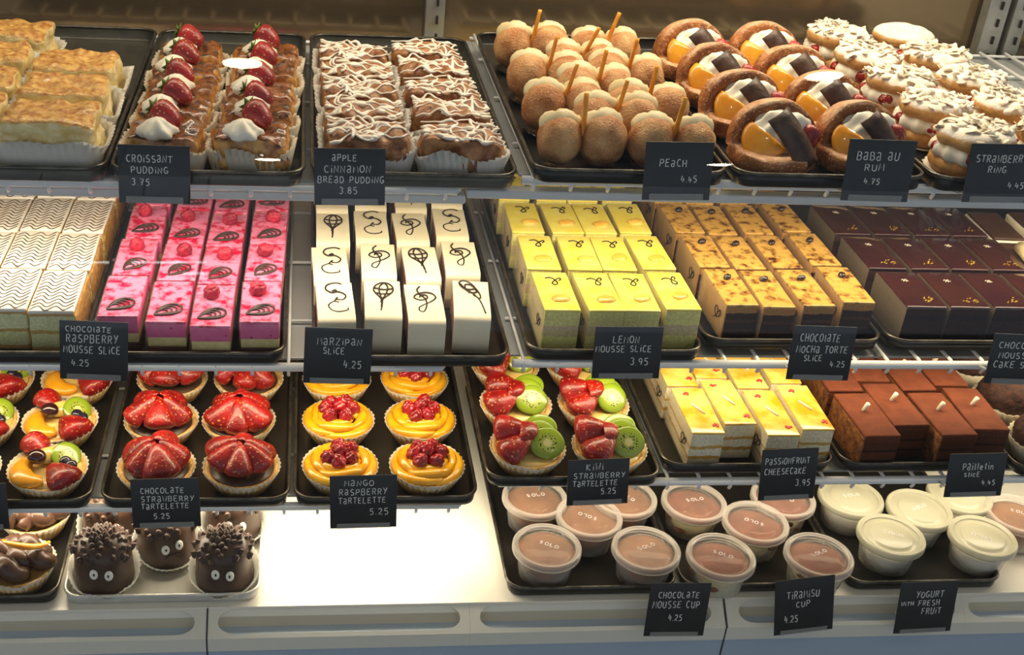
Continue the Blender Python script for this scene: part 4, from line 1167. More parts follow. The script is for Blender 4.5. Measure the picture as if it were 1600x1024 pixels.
# marzipan slices
def whisk():
    P = [[(0, -.016, 0), (.0, -.010, 0), (.0015, -.004, 0), (.0085, .006, 0), (.0085, .013, 0), (.0045, .018, 0), (0, .0192, 0), (-.0045, .018, 0), (-.0085, .013, 0), (-.0085, .006, 0), (-.0015, -.004, 0), (-.001, -.010, 0)],
         [(.001, -.003, 0), (.0036, .006, 0), (.0038, .013, 0), (0, .0188, 0), (-.0038, .013, 0), (-.0036, .006, 0), (-.001, -.003, 0)],
         [(-.0085, .011, 0), (0, .0092, 0), (.0085, .011, 0)], [(-.0075, .004, 0), (0, .0026, 0), (.0075, .004, 0)], [(-.003, -.003, 0), (.003, -.003, 0)], [(0, -.003, 0), (.0006, -.012, 0), (0, -.021, 0)]]
    return P
def scroll():
    return [[(.0095, .0195, 0), (.004, .0215, 0), (-.004, .019, 0), (-.0065, .013, 0), (-.002, .008, 0), (.003, .009, 0), (.002, .0115, 0), (-.001, .0095, 0)],
            [(-.001, .0095, 0), (.006, .008, 0), (.0105, .0025, 0), (.007, -.003, 0), (.001, -.002, 0), (.0025, .0005, 0)],
            [(.002, -.006, 0), (-.002, -.0055, 0), (-.0075, -.010, 0), (-.006, -.0165, 0), (.0, -.0195, 0), (.0085, -.018, 0), (.0095, -.015, 0)], [(.001, -.002, 0), (-.001, -.005, 0), (.003, -.0065, 0)]]
def treble():
    return [[(-.003, .019, 0), (-.006, .014, 0), (-.004, .008, 0), (.001, .001, 0), (.002, -.008, 0), (-.001, -.017, 0), (-.005, -.016, 0), (-.005, -.0115, 0), (-.001, -.008, 0), (.006, -.003, 0), (.011, .003, 0), (.008, .009, 0), (.001, .0105, 0), (-.007, .007, 0), (-.009, .002, 0), (-.003, -.001, 0), (.003, .002, 0), (.002, .0065, 0), (-.003, .006, 0), (-.004, .003, 0)]]
def quill():
    return [[(.009, -.025, 0), (.008, -.014, 0), (.006, -.004, 0), (.0, .006, 0), (-.006, .012, 0), (-.0085, .019, 0), (-.004, .0225, 0), (.002, .019, 0), (.006, .011, 0), (.0085, .002, 0), (.0075, -.004, 0), (.002, .001, 0)],
            [(-.0075, .018, 0), (-.003, .008, 0), (.004, .004, 0), (.006, .010, 0), (.002, .016, 0), (-.003, .0165, 0), (-.004, .010, 0)], [(-.005, .011, 0), (0, .0095, 0), (.006, .0105, 0)], [(-.002, .005, 0), (.003, .0045, 0), (.0075, .006, 0)]]
DES = dict(whisk=(whisk, 'whisk drawing'), scroll=(scroll, 'S scroll drawing'), treble=(treble, 'treble clef drawing'), quill=(quill, 'curly spoon drawing'))
def marzipan(x, y, z, rz, kind, label, tall=0):
    w, d, h = .0395, .092, .046
    t = thing('marzipan_slice', label, 'cake slice', (x, y, z), rz, 'marzipan slices')
    part('layered_cake', cached('mz_fill', lambda: rbox(w-.001, d-.006, h-.004, .001, (4, 6, 4), .0005, 110, 3), M['marzfill']), t)
    def cover():
        def prof(o):
            a = []
            Y, Z, R = d/2-o, h-o, .008-o
            a.append((-Y, .0002))
            a.append((-Y-.0002, h*.3)); a.append((-Y, h*.6))
            for i in range(7):
                q = PI-(PI/2)*i/6
                a.append((-Y+R+R*math.cos(q), Z-R+R*math.sin(q)))
            for i in range(1, 5): a.append((-Y+R+(2*Y-2*R)*i/5, Z+.0008*math.sin(i*1.1)))
            for i in range(7):
                q = PI/2-(PI/2)*i/6
                a.append((Y-R+R*math.cos(q), Z-R+R*math.sin(q)))
            a.append((Y, h*.6)); a.append((Y, .0002))
            return a
        O, I = prof(0), prof(.0034); m = MB()
        ring = O+I[::-1]
        return loft([[(-w/2-.0006, p[0], p[1]) for p in ring], [(-w/2-.0012, p[0], p[1]) for p in ring][:0] or [(-w/6, p[0], p[1]) for p in ring], [(w/6, p[0], p[1]) for p in ring], [(w/2+.0006, p[0], p[1]) for p in ring]]) \
            .add([(s, q[0], q[1]) for s in (-w/2-.0006, w/2+.0006) for i in range(len(O)) for q in (O[i], I[i])],
                 [(2*i, 2*i+1, 2*i+3, 2*i+2) for i in range(len(O)-1)]+[tuple(v+2*len(O) for v in (2*i, 2*i+2, 2*i+3, 2*i+1)) for i in range(len(O)-1)])
    part('marzipan_cover', cached('mz_cover', cover, M['marz']), t)
    part('piped_drawing', cached(('mz', kind), lambda: piping(DES[kind][0](), .0008, 0, 5), M['line']), t, (0, .004, h+.0006), (0, 0, rng.uniform(-.12, .12)), (1.2, 1.62, 1))
    return t
MZ = [[('scroll', .036, 1.152), ('scroll', .032, 1.243), ('whisk', .037, 1.340), ('scroll', .036, 1.437)],
      [('whisk', .089, 1.158), ('treble', .089, 1.254), ('scroll', .085, 1.350), ('treble', .088, 1.447)],
      [('treble', .135, 1.150), ('whisk', .139, 1.248), ('treble', .134, 1.346), ('whisk', .139, 1.443)],
      [('quill', .189, 1.160), ('treble', .188, 1.264), ('scroll', .186, 1.361), ('scroll', .190, 1.456)]]
for c in range(4):
    for r in range(4):
        k, x, y = MZ[c][r]
        marzipan(x, y, tray_floor(Z2L), rng.uniform(-.04, .04)-(.05 if c == 3 else 0), k, 'white marzipan slice with %s, %s, %s' % (DES[k][1], ROW[r] if r < 3 else ROW[4], NC4[c]))

# lemon mousse slices
def lemon_slice(x, y, z, rz, k, label):
    w, d, h = .0405, .090, .049
    t = thing('lemon_mousse_slice', label, 'cake slice', (x, y, z), rz, 'lemon mousse slices')
    part('mousse_layers', cached('lm_body', lambda: rbox(w, d, h, .0016, (4, 8, 5), .0004, 110, 2), M['lemon']), t)
    part('lemon_glaze', cached('lm_top', lambda: rbox(w+.0004, d+.0004, .0035, .0016, (3, 6, 1), .0003, 60, 1), M['lemontop']), t, (0, 0, h-.0008))
    def curl():
        return piping([[(-.010, .001, 0), (-.004, .003, 0), (.001, .0, 0), (.005, -.006, 0), (.003, -.010, 0), (-.001, -.008, 0), (.001, -.002, 0), (.006, .004, 0), (.008, .0015, 0), (.006, -.001, 0)]], .0008)
    part('chocolate_curl', cached('lm_curl', curl, M['line']), t, (.002, .026, h+.0032), (0, 0, rng.uniform(-.25, .25)), (1, 1.25, 1))
    part('candied_lemon', cached('lm_cand', lambda: blob((.011, .0075, .0026), amp=.2, freq=2, seed=4, sub=3), M['almondpale']), t, (.004+rng.uniform(-.002, .002), -.018+rng.uniform(-.004, .004), h+.0035), (.1, 0, rng.uniform(.1, .7)))
    film_side(t, w, d, h, True)
    return t
LX = [.284, .333, .375, .420]
for c in range(4):
    for r in range(4):
        lemon_slice(LX[c]-r*.0025+(.002 if c == 3 else 0), 1.158+r*.099+(.004 if c == 3 else 0), tray_floor(Z2R), rng.uniform(-.04, .02), c, 'yellow lemon mousse slice with chocolate curl, %s, %s' % (ROW[r] if r < 3 else ROW[4], NC4[c]))

# mocha torte slices
def mocha_slice(x, y, z, rz, k, label):
    w, d, h = .037, .090, .043
    t = thing('mocha_torte_slice', label, 'cake slice', (x, y, z), rz, 'chocolate mocha torte slices')
    part('torte_layers', cached('mo_body', lambda: rbox(w, d, h, .0014, (4, 8, 6), .0004, 110, 5), M['mocha']), t)
    part('mocha_cream_side', cached('mo_side', lambda: rbox(.0024, d-.001, h-.001, .0009, (1, 6, 4), .0004, 90, 1), M['mochaside']), t, (-w/2, 0, .0005))
    part('caramel_top', cached(('mo_top', k % 2), lambda: rbox(w+.0012, d+.0004, .0035, .0014, (3, 6, 1), .0003, 60, 1), M['caramel']), t, (-.0006, 0, h-.0008))
    def bean():
        def fn(p, v):
            g = math.exp(-(v.x/.16)**2)*max(0, v.z)
            return Vector((p.x, p.y, p.z-g*.0016))
        return blob((.0042, .0055, .0036), sub=4, fn=fn)
    part('coffee_bean', cached('mo_bean', bean, M['bean']), t, (.001, .019, h+.005), (.1, 0, rng.uniform(-1.4, -.6)))
    film_side(t, w+.002, d, h, True)
    return t
OX = [(.497, 1.181), (.540, 1.177), (.588, 1.181), (.641, 1.190)]
for c in range(4):
    for r in range(4):
        mocha_slice(OX[c][0]-r*.003, OX[c][1]+r*.0955, tray_floor(Z2R)+.002, rng.uniform(-.03, .02), c+r, 'tan mocha torte slice with coffee bean, %s, %s' % (ROW[r] if r < 3 else ROW[4], NC4[c]))

# chocolate mousse cake slices
def dark_slice(x, y, z, rz, k, label):
    w, d, h = .048, .088, .045
    t = thing('chocolate_mousse_slice', label, 'cake slice', (x, y, z), rz, 'glossy chocolate mousse cake slices')
    part('cake_layers', cached('dk_body', lambda: rbox(w, d, h, .0015, (4, 8, 5), .0005, 110, 7), M['cakedark']), t)
    part('mirror_glaze', cached('dk_top', lambda: rbox(w+.001, d+.001, .0045, .0021, (3, 6, 1), .0004, 50, 1), M['glaze']), t, (0, 0, h-.001))
    def gold():
        rr = random.Random(k % 3); m = MB()
        for j in range(9):
            a = rr.uniform(-.4, .4)
            m.join(box(rr.uniform(.002, .005), .0011, .0005), T((rr.uniform(-.009, .009), rr.uniform(-.006, .006), .0003), (0, 0, a+.6)))
        return m
    part('gold_leaf', cached(('dk_gold', k % 3), gold, M['goldleaf']), t, (.006, -.026, h+.0037))
    def sq():
        return piping([[(-.004, .0, 0), (-.001, .003, 0), (.001, -.001, 0), (.003, .002, 0), (.005, -.001, 0)], [(-.004, -.004, 0), (-.001, -.001, 0), (.001, -.005, 0), (.003, -.002, 0), (.005, -.005, 0)]], .0004)
    part('white_squiggle', cached('dk_sq', sq, M['cream']), t, (0, .022, h+.0037), (0, 0, .3), .8)
    film_side(t, w, d, h)
    return t
for c in range(4):
    for r in range(3):
        dark_slice(.717+c*.0535-r*.004, 1.178+r*.098, tray_floor(Z2R), rng.uniform(-.03, .03), c+r, 'glossy dark chocolate mousse slice with gold leaf, %s, %s' % (ROW[r] if r < 2 else ROW[4], NC4[c]))

# cream sided slices at the right end
for i, (px, py, zz, wd) in enumerate(((1556, 352, 0, .052), (1622, 352, 0, .052), (1598, 402, 0, .05))):
    p = at(px, py, z=tray_floor(Z2R)+.045)
    t = thing('cream_slice', 'cream sided cake slice with chocolate top, %s' % ['at the back left of the last middle tray', 'at the back right of the last middle tray', 'nearest the glass in the last middle tray'][i], 'cake slice', (p.x, p.y, tray_floor(Z2R)), -.05, 'cream sided slices')
    part('cream_body', cached('cs_body', lambda: rbox(.046, .088, .042, .003, (4, 6, 4), .0008, 70, 2), M['cream']), t)
    part('chocolate_top', cached('cs_top', lambda: rbox(.043, .084, .005, .002, (3, 6, 1), .0006, 60, 2), M['chocmilk']), t, (0, 0, .0405))
    if i == 2:
        part('cream_roll', tube([(-.004, -.03, .052), (-.002, -.01, .054), (.0, .012, .053)], [.0075, .0085, .008], 14).mesh('cream_roll', M['buncream']), t)
# ------------------------------------------------------------------ tartlets, lower shelf
RT = .042
def tart_base(name, label, x, y, z, rz, k, group, fill):
    t = thing(name, label, 'tartlet', (x, y-.003, z), rz, group)
    t.scale = (1, 1, .88)
    part('paper_case', cached(('tart_paper', k % 3), lambda: round_paper(.032, .0452, .029, 36, .02, rag=.003, seed=k % 3), M['papercream']), t)
    def crust():
        def mod(tt, i): return (1+.012*math.sin(24*tt)*(1 if i in (2, 3, 4) else .3)+.02*n3((math.cos(tt)*2, math.sin(tt)*2, 1), k % 3), .0014*math.sin(24*tt) if i in (3,) else 0)
        return lathe([(.030, .0012), (.0335, .0025), (.0405, .018), (.0425, .0255), (.041, .0275), (.038, .0255), (.0355, .022), (.010, .0215)], 72, mod)
    part('crust', cached(('tart_crust', k % 3), crust, M['crust']), t)
    part('filling', cached(('tart_fill', fill), lambda: lathe([(.030, .020), (.0375, .0235), (.037, .0262), (.025, .0275), (.001, .0283)], 40), M[fill]), t)
    return t
def half_berry(l=.036, r=.0165, seed=0):
    """strawberry half lying on its flat side: tip at -x end"""
    q = [(.0008, 0), (r*.28, l*.06), (r*.55, l*.25), (r*.80, l*.48), (r*.97, l*.70), (r*.95, l*.85), (r*.62, l*.96), (.001, l)]
    pr = lathe(q, 20, lambda t, i: (1+.05*math.sin(2*t+seed)+.03*math.sin(3*t+i*.4), 0))
    m = MB(); m.f = pr.f
    for v in pr.v:
        m.v.append((v[2], v[1], max(v[0], -.001)))     # axis along +x, cut at z=0
    return m
def whole_half(seed): return cached(('halfberry', seed % 3), lambda: half_berry(.047, .0180+.001*(seed % 3), seed), M['berry'])
def strawberry_tart(x, y, z, rz, k, label):
    t = tart_base('strawberry_tartlet', label, x, y, z, rz, k, 'chocolate strawberry tartlets', 'choc')
    n = 5+(k % 2)
    rr = random.Random(k)
    for j in range(n):
        a = 2*PI*j/n+.5*k+rr.uniform(-.12, .12)
        el = math.radians(55+rr.uniform(-8, 8)); q = rr.uniform(.88, 1.12)
        part('strawberry_half', whole_half(j+k), t, (.005*math.cos(a), .005*math.sin(a),  .0685+rr.uniform(-.002, .001)), (rr.uniform(-.2, .2), el, a), (q, (.98 if n == 6 else 1.12)*rr.uniform(.85, 1.15), 1.0))
    part('strawberry_half', whole_half(1), t, (.0, .0, .030), (0, -PI/2, .4*k), (.75, .8, .8))
    return t
for c, (cx, nm) in enumerate(((-.167, 'left'), (-.069, 'right'))):
    for r in range(4):
        strawberry_tart(cx-(.008 if r == 1 else 0)*(c == 1)-(.004 if r == 1 and c == 0 else 0), 1.137+r*.0955, tray_floor(Z3L), 0, c+2*r, 'tartlet heaped with glazed strawberry halves, %s, %s column' % (CN[r] if r < 3 else CN[4], nm))

def mango_slice(r0, r1, a0, a1, zz, tilt, seed):
    pts = []; n = 16
    for i in range(n):
        u = i/(n-1); a = a0+(a1-a0)*u; r = r0+(r1-r0)*u
        pts.append((r*math.cos(a), r*math.sin(a), zz+.0012*math.sin(u*7+seed)))
    R = [.0015+.0056*math.sin(PI*min(1, max(0.02, i/(n-1))))**.6 for i in range(n)]
    return tube(pts, R, 8, flat=.95)
def glazed_rasp(): return cached('rasp_glazed', lambda: raspberry_mesh(.0098, 24, 4, 1.3), M['rasp'])
def mango_tart(x, y, z, rz, k, label):
    t = tart_base('mango_tartlet', label, x, y, z, rz, k, 'mango raspberry tartlets', 'custardfill')
    S = [(.0395, .035, .2, 2.9, .0275), (.0385, .036, 2.3, 4.7, .0300), (.0375, .037, 4.2, 6.9, .0285), (.031, .027, 1.0, 3.7, .0345), (.0305, .028, 3.3, 5.7, .0355), (.030, .029, 5.2, 7.5, .0340), (.021, .020, -.4, 2.6, .0385), (.0205, .021, 2.4, 5.8, .0375)]
    for j, (r0, r1, a0, a1, zz) in enumerate(S):
        part('mango_slice', cached(('mango', j, k % 2), lambda: mango_slice(r0, r1, a0+.5*(k % 2), a1+.5*(k % 2), zz, 0, j+k), M['mango']), t)
    rr = random.Random(k)
    P = [(0, .002, .050), (.0165, .003, .0455), (-.0165, .002, .0455), (.0085, -.0125, .0445), (-.0085, -.0125, .0445), (.007, .015, .047), (-.0095, .0135, .0465)]
    for j, p in enumerate(P[:(7 if k % 3 else 6)]):
        part('raspberry', glazed_rasp(), t, (p[0]+rr.uniform(-.0015, .0015), p[1]+rr.uniform(-.0015, .0015), p[2]), (rr.uniform(-.35, .35), rr.uniform(-.35, .35), rr.uniform(0, 6)))
    return t
for c, (cx, nm) in enumerate(((.046, 'left'), (.149, 'right'))):
    for r in range(4):
        mango_tart(cx, 1.137+r*.095, tray_floor(Z3L), rng.uniform(-.6, .6), c+2*r, 'mango tartlet with glazed raspberries, %s, %s column' % (CN[r] if r < 3 else CN[4], nm))

def kiwi_slice_mesh(r=.019, th=.0045):
    def mod(tt, i): return (1+.03*math.sin(2*tt+.5)+.012*math.sin(5*tt), 0)
    return lathe([(.001, 0), (r*.9, 0), (r, th*.25), (r, th*.75), (r*.92, th), (r*.5, th*1.05), (.001, th*1.06)], 40, mod, True, True)
def kiwi_slice(): return cached('kiwi_slice', kiwi_slice_mesh, M['kiwi'])
def kiwi_tart(x, y, z, rz, k, label):
    t = tart_base('kiwi_tartlet', label, x, y, z, rz, k, 'kiwi strawberry tartlets', 'custardfill')
    rr = random.Random(k+5)
    # strawberry halves on the left
    part('strawberry_half', whole_half(k), t, (.002, -.006, .050), (0, math.radians(34), math.radians(208+rr.uniform(-10, 10))), (.95, 1.22, 1.15))
    part('strawberry_half', whole_half(k+1), t, (.0, .006, .053), (0, math.radians(30), math.radians(152+rr.uniform(-12, 12))), (.92, 1.2, 1.2))
    part('strawberry_half', whole_half(k+2), t, (.0, .0, .028), (0, math.radians(-72), math.radians(176)), (.7, 1, .9))
    # overlapping kiwi slices leaning on them
    for j, (px, py, pz, rx, ry) in enumerate(((.012, .015, .044, 34, -14), (.013, .004, .043, 40, 4), (.019, -.007, .041, 44, 22))):
        part('kiwi_slice', kiwi_slice(), t, (px+rr.uniform(-.002, .002), py, pz), (math.radians(rx+rr.uniform(-6, 6)), math.radians(ry+rr.uniform(-6, 6)), rr.uniform(-.25, .15)), 1.1)
    return t
for c, (cx, nm) in enumerate(((.266, 'left'), (.362, 'right'))):
    for r in range(4):
        kiwi_tart(cx+(0 if c == 0 else .003), 1.128+r*.0925, tray_floor(Z3R), rng.uniform(-.2, .15), c+2*r, 'tartlet with kiwi slices and strawberries, %s, %s column' % (CN[r] if r < 3 else CN[4], nm))

def fruit_tart(x, y, z, rz, k, label):
    t = tart_base('fruit_tartlet', label, x, y, z, rz, k, 'mixed fruit tartlets', 'custardfill')
    rr = random.Random(k+9)
    part('peach_slice', cached('ft_peach', lambda: tube([(.016*math.cos(a), .016*math.sin(a), 0) for a in [2.2+2.9*i/10 for i in range(11)]], [.004+.0065*math.sin(PI*(i+.6)/11.2) for i in range(11)], 10, flat=.8), M['peach']), t, (-.008, -.010, .034), (.1, -.1, 0), (1.25, 1.25, 1.1))
    part('pear_slice', cached('ft_pear', lambda: blob((.014, .009, .0065), amp=.1, freq=1.6, seed=2, sub=3), M['pear']), t, (.0, .013, .037), (.5, 0, .3), 1.25)
    part('kiwi_slice', kiwi_slice(), t, (.018, .014, .034), (math.radians(40), math.radians(14), .6), .95)
    part('strawberry_half', whole_half(k), t, (.004, -.006, .038), (0, math.radians(16), math.radians(-46)), (.84, 1.2, 1.0))
    part('strawberry_half', whole_half(k+1), t, (-.008, .016, .037), (0, math.radians(8), math.radians(120)), (.7, 1.0, 1.0))
    part('cherry', cached('ft_cherry', lambda: blob((.0095, .0085, .0085), amp=.04, freq=2, seed=1, sub=3), M['grape']), t, (-.011, .001, .045), (0, 0, 0), 1.15)
    for q in ((.021, -.003, .040), (.028, -.008, .038)):
        def bb():
            def fn(p, v):
                return Vector((p.x, p.y, p.z-.0014*math.exp(-((v.x**2+v.y**2)/.06))*(v.z > 0)))
            return blob(.0062, sub=3, fn=fn)
        part('blueberry', cached('ft_blue', bb, M['blueb']), t, q, (.4, .3, 0), 1.15)
    return t
for c, (cx, nm) in enumerate(((-.289, 'right'), (-.386, 'left'))):
    for r in range(4):
        fruit_tart(cx+(0 if c else (.0, -.003, .002, 0)[r]), 1.135+r*.0955, tray_floor(Z3L), rng.uniform(-.25, .25), c+2*r, 'mixed fruit tartlet with cherry and blueberries, %s, %s column' % (CN[r] if r < 3 else CN[4], nm))

# passionfruit cheesecake slices
def passion_slice(x, y, z, rz, k, label):
    w, d, h = .040, .098, .049
    t = thing('passionfruit_slice', label, 'cake slice', (x, y, z), rz, 'passionfruit cheesecake slices')
    part('cheesecake_layers', cached('pf_body', lambda: rbox(w, d, h, .0015, (4, 8, 5), .0005, 100, 2), M['passion']), t)
    part('passionfruit_glaze', cached(('pf_top', k % 2), lambda: rbox(w+.0004, d+.0004, .0032, .0014, (3, 6, 1), .0003, 60, 1), M['passtop']), t, (0, 0, h-.0008))
    part('white_chocolate_stick', cached('pf_stick', lambda: tube([(-.002, .014, 0), (.0, .005, 0), (.003, -.008, 0)], .0014, 8), M['whitechoc']), t, (.001, -.002, h+.0035), (0, 0, .25))
    def pet():
        rr = random.Random(k % 3); m = MB()
        for j in range(4):
            m.join(blob((.0026, .0018, .0007), amp=.2, seed=j, sub=2), T((rr.uniform(-.004, .004), rr.uniform(-.003, .003), .0004), (0, 0, rr.uniform(0, 3))))
        return m
    part('red_petals', cached(('pf_pet', k % 3), pet, M['petal']), t, (.012, -.034, h+.0026))
    part('red_petals', cached(('pf_pet', (k+1) % 3), pet, M['petal']), t, (-.006, .034, h+.0026))
    film_side(t, w, d, h, True)
    return t
PX = [(.480, 1.163), (.524, 1.182), (.571, 1.158), (.619, 1.170)]
for c in range(4):
    for r in range(3):
        passion_slice(PX[c][0]-r*.003, PX[c][1]+r*.104, tray_floor(Z3R), rng.uniform(-.05, .03), c+r, 'pale yellow passionfruit slice with red petals, %s, %s' % (ROW[r] if r < 2 else ROW[4], NC4[c]))

# cocoa dusted pailletin slices
def cocoa_slice(x, y, z, rz, k, label):
    w, d, h = .045, .094, .047
    t = thing('pailletin_slice', label, 'cake slice', (x, y, z), rz, 'cocoa dusted slices')
    part('cake_layers', cached('pl_body', lambda: rbox(w, d, h, .0015, (4, 8, 5), .0005, 100, 2), M['paill']), t)
    part('crumbed_side', cached('pl_side', lambda: rbox(.003, d*.99, h*.97, .0014, (1, 22, 12), .0014, 220, 1), M['crumb']), t, (-w/2, 0, 0))
    part('cocoa_top', cached('pl_top', lambda: rbox(w+.0016, d+.0004, .0045, .002, (3, 6, 1), .0004, 50, 1), M['cocoa']), t, (-.0008, 0, h-.001))
    part('white_chocolate_roll', cached('pl_roll', lambda: tube([(0, 0, -.002), (.0005, 0, .006), (.001, 0, .013)], .0028, 10), M['whitechoc']), t, (-.002, .008, h+.003), (.25, .1, 0))
    return t
CXP = [(.695, 1.155), (.742, 1.178), (.794, 1.157), (.844, 1.168)]
for c in range(4):
    for r in range(3):
        cocoa_slice(CXP[c][0]-r*.004-.001, CXP[c][1]+r*.101, tray_floor(Z3R), rng.uniform(-.05, .03), c+r, 'cocoa dusted brown slice with chocolate roll, %s, %s' % (ROW[r] if r < 2 else ROW[4], NC4[c]))

# crumb covered cakes, right end
for i, (x, y, lb) in enumerate(((.919, 1.312, 'back of last lower tray'), (.919, 1.222, 'middle of last lower tray'), (.920, 1.131, 'nearest the glass in last lower tray'), (1.012, 1.30, 'back right of last lower tray'))):
    t = thing('crumbed_cake', 'dark crumb covered chocolate cake, '+lb, 'cake', (x, y, tray_floor(Z3R)), i, 'crumb covered chocolate cakes')
    part('paper_case', cached('cc_paper', lambda: round_paper(.030, .042, .030, 32, .022, rag=.004), M['papercream']), t)
    part('cake', cached('cc_cake', lambda: blob((.037, .037, .032), (0, 0, .034), .10, 6, 3, 4), M['darkcrumb']), t)
# ------------------------------------------------------------------ deck: spiky chocolate cakes
def spiky_cake(x, y, z, rz, k, label, frown=False, tilt=0):
    t = thing('spiky_chocolate_cake', label, 'cake', (x, y, z), rz, 'spiky chocolate cakes with sugar eyes')
    t.scale = (1.0, 1.0, 1.1)
    def pap():
        def mod(a, i):
            fl = .022*(1 if round(a/(2*PI)*80) % 2 else -1)*(1 if i in (2, 3, 4, 5) else .3)
            b = (1+math.sin(a))/2                      # 0 at the front, 1 at the back
            up = 1 if i in (3, 4) else .5 if i in (2, 5) else 0
            return (1+fl+.12*(1-b)*up, up*(-.024*max(0, .8-b)**1.0+.005*n3((math.cos(a)*2, math.sin(a)*2, k % 3))))
        return lathe([(.028, .0002), (.030, .0006), (.0372, .015), (.0400, .030), (.0395, .030), (.0367, .0152), (.0295, .001)], 80, mod)
    part('paper_case', cached(('hh_paper', k % 3), pap, M['paper']), t)
    def body():
        def mod(tt, i): return (1+.05*n3((math.cos(tt)*1.3, math.sin(tt)*1.3, i*.3), k % 3), 0)
        return lathe([(.030, .0012), (.0345, .005), (.0358, .014), (.0345, .026), (.0335, .038), (.034, .046), (.0318, .054), (.025, .060), (.012, .063), (.001, .0635)], 40, mod)
    part('chocolate_body', cached(('hh_body', k % 3), body, M['choc']), t)
    def spikes():
        rr = random.Random(k % 3+3); m = MB()
        N = 66
        for j in range(N):
            u = (j+.5)/N; a = j*2.39996+rr.uniform(-.2, .2)
            th = .1+u*1.45
            R = .0355; rad = R*math.sin(th)*(1 if th < 1.3 else 1.0); zz = .043+.021*math.cos(th)
            if th > 1.2 and math.sin(a) < -.75: continue
            d = Vector((math.cos(a)*math.sin(th)*.9, math.sin(a)*math.sin(th)*.9, .45+.55*math.cos(th))).normalized()
            d = (d+Vector((rr.uniform(-.2, .2), rr.uniform(-.2, .2), 0))).normalized()
            L = rr.uniform(.0062, .0086); b = Vector((rad*math.cos(a), rad*math.sin(a), zz))-d*.002
            m.join(tube([b, b+d*L*.3, b+d*L*.65+Vector((0, 0, .0006)), b+d*L], [.0056, .0044, .0026, .0006], 6))
        return m
    part('chocolate_spikes', cached(('hh_spikes', k % 3), spikes, M['choc']), t)
    for s in (-1, 1):
        e = part('sugar_eye', cached('hh_eye', lambda: blob((.0056, .0056, .0020), sub=3), M['eye']), t, (s*.0085, -.0337, .034+.0015*s*(1 if k % 2 else -1)), (math.radians(80), 0, math.radians(12)*s), (.9, 1.1, 1), label='round white sugar eye')
        part('pupil', cached('hh_pupil', lambda: blob((.0017, .0021, .0009), sub=2), M['dark']), e, (s*-.0008, .0004, .0014))
    if frown:
        part('piped_mouth', cached('hh_mouth', lambda: tube(smooth_path([(-.009, -.0335, .020), (-.004, -.0352, .0245), (.003, -.0354, .0248), (.009, -.0342, .022)], 4), .0008, 5), M['line']), t)
    return t
HH = [((157, 940), 0, .06, 'spiky chocolate cake with sugar eyes, front left of silver tray', 0),
      ((254, 912), 1, .32, 'frowning spiky chocolate cake in the middle of silver tray', 1),
      ((347, 940), 2, .03, 'spiky chocolate cake with sugar eyes, front right of silver tray', 0),
      ((168, 868), 1, .1, 'spiky chocolate cake with sugar eyes, back left of silver tray', 0),
      ((362, 862), 0, .15, 'spiky chocolate cake with sugar eyes, back right of silver tray', 0)]
for (px, py), k, rz, lb, fr in HH:
    p = at(px, py, z=Z4+.008)
    spiky_cake(p.x, p.y+.0425+(.017 if fr else 0), Z4T+.0079, rz, k, lb, fr)

# chocolate orange tarts, left end of the deck
def orange_tart(x, y, z, rz, k, label):
    t = thing('chocolate_orange_tart', label, 'tartlet', (x, y, z), rz, 'chocolate orange tarts')
    part('paper_case', cached(('tart_paper', k % 3), None, None), t)
    part('crust', cached(('tart_crust', k % 3), None, None), t)
    def waves():
        rr = random.Random(k); m = MB()
        for j in range(7):
            a = j*.9+k; r = .017 if j < 6 else 0
            pts = [(r*math.cos(a)-.015, r*math.sin(a)-.004, .034), (r*math.cos(a)-.004, r*math.sin(a)+.004, .040+.004*(j % 2)), (r*math.cos(a)+.006, r*math.sin(a)-.003, .039), (r*math.cos(a)+.016, r*math.sin(a)+.003, .033)]
            m.join(tube(smooth_path(pts, 4), [.006+.0035*math.sin(PI*i/12) for i in range(13)], 8))
        return m
    part('chocolate_cream', cached(('ot_waves', k % 2), waves, M['chocmilk']), t, (.0, -.004, -.014), (0, 0, 0), (1.3, 1.3, 1.3))
    part('orange_peel', cached('ot_peel', lambda: tube([(.028*math.cos(a), .02*math.sin(a), .044+.004*math.sin(2*a)) for a in [3.3+2.2*i/9 for i in range(10)]], [.001+.0035*math.sin(PI*(i+.4)/10) for i in range(10)], 8, flat=.6), M['peel']), t, (.012, .022, .012), (.15, 0, .3), 1.1)
    return t
p0 = at(27, 880, z=Z4+.03)
for i, (dx, dy, lb) in enumerate(((0, 0, 'at the front'), (.002, .097, 'at the back right'), (-.098, .06, 'at the back left, cut by photo edge'))):
    orange_tart(p0.x+dx, p0.y+dy, Z4T+.0079, .4*i, i, 'chocolate orange tart, %s of left deck tray' % lb)

# ------------------------------------------------------------------ lidded cups
def cup_body():
    o = [(.0315, .0), (.0325, .0012), (.0385, .046), (.0400, .0475), (.0400, .049)]
    i = [(.0392, .049), (.0378, .046), (.0318, .002), (.001, .0016)]
    return lathe(o+i, 48, cap1=True)
def cup_lid():
    pr = [(.0358, .0490), (.0335, .0485), (.0290, .0490), (.0276, .0512), (.0262, .0518), (.001, .0516)]
    return lathe(pr, 56, cap0=False)
def cup_rim():
    pr = [(.0405, .0425), (.0432, .0428), (.0438, .0440), (.0434, .0512), (.0422, .0532), (.0404, .0536), (.0392, .0528), (.0382, .0516), (.0372, .0520), (.0364, .0508), (.0358, .0490)]
    return lathe(pr, 56, cap0=False, cap1=False)
def lid_text():
    m = MB()
    for ch, x in zip('SOLO', (-.0105, -.0037, .003, .0092)):
        for st in GLYPH[ch]:
            m.join(tube([(x+.0048*p[0]*(.8 if ch == 'S' else 1), .0052*p[1], 0) for p in st], .00045, 5))
    return m
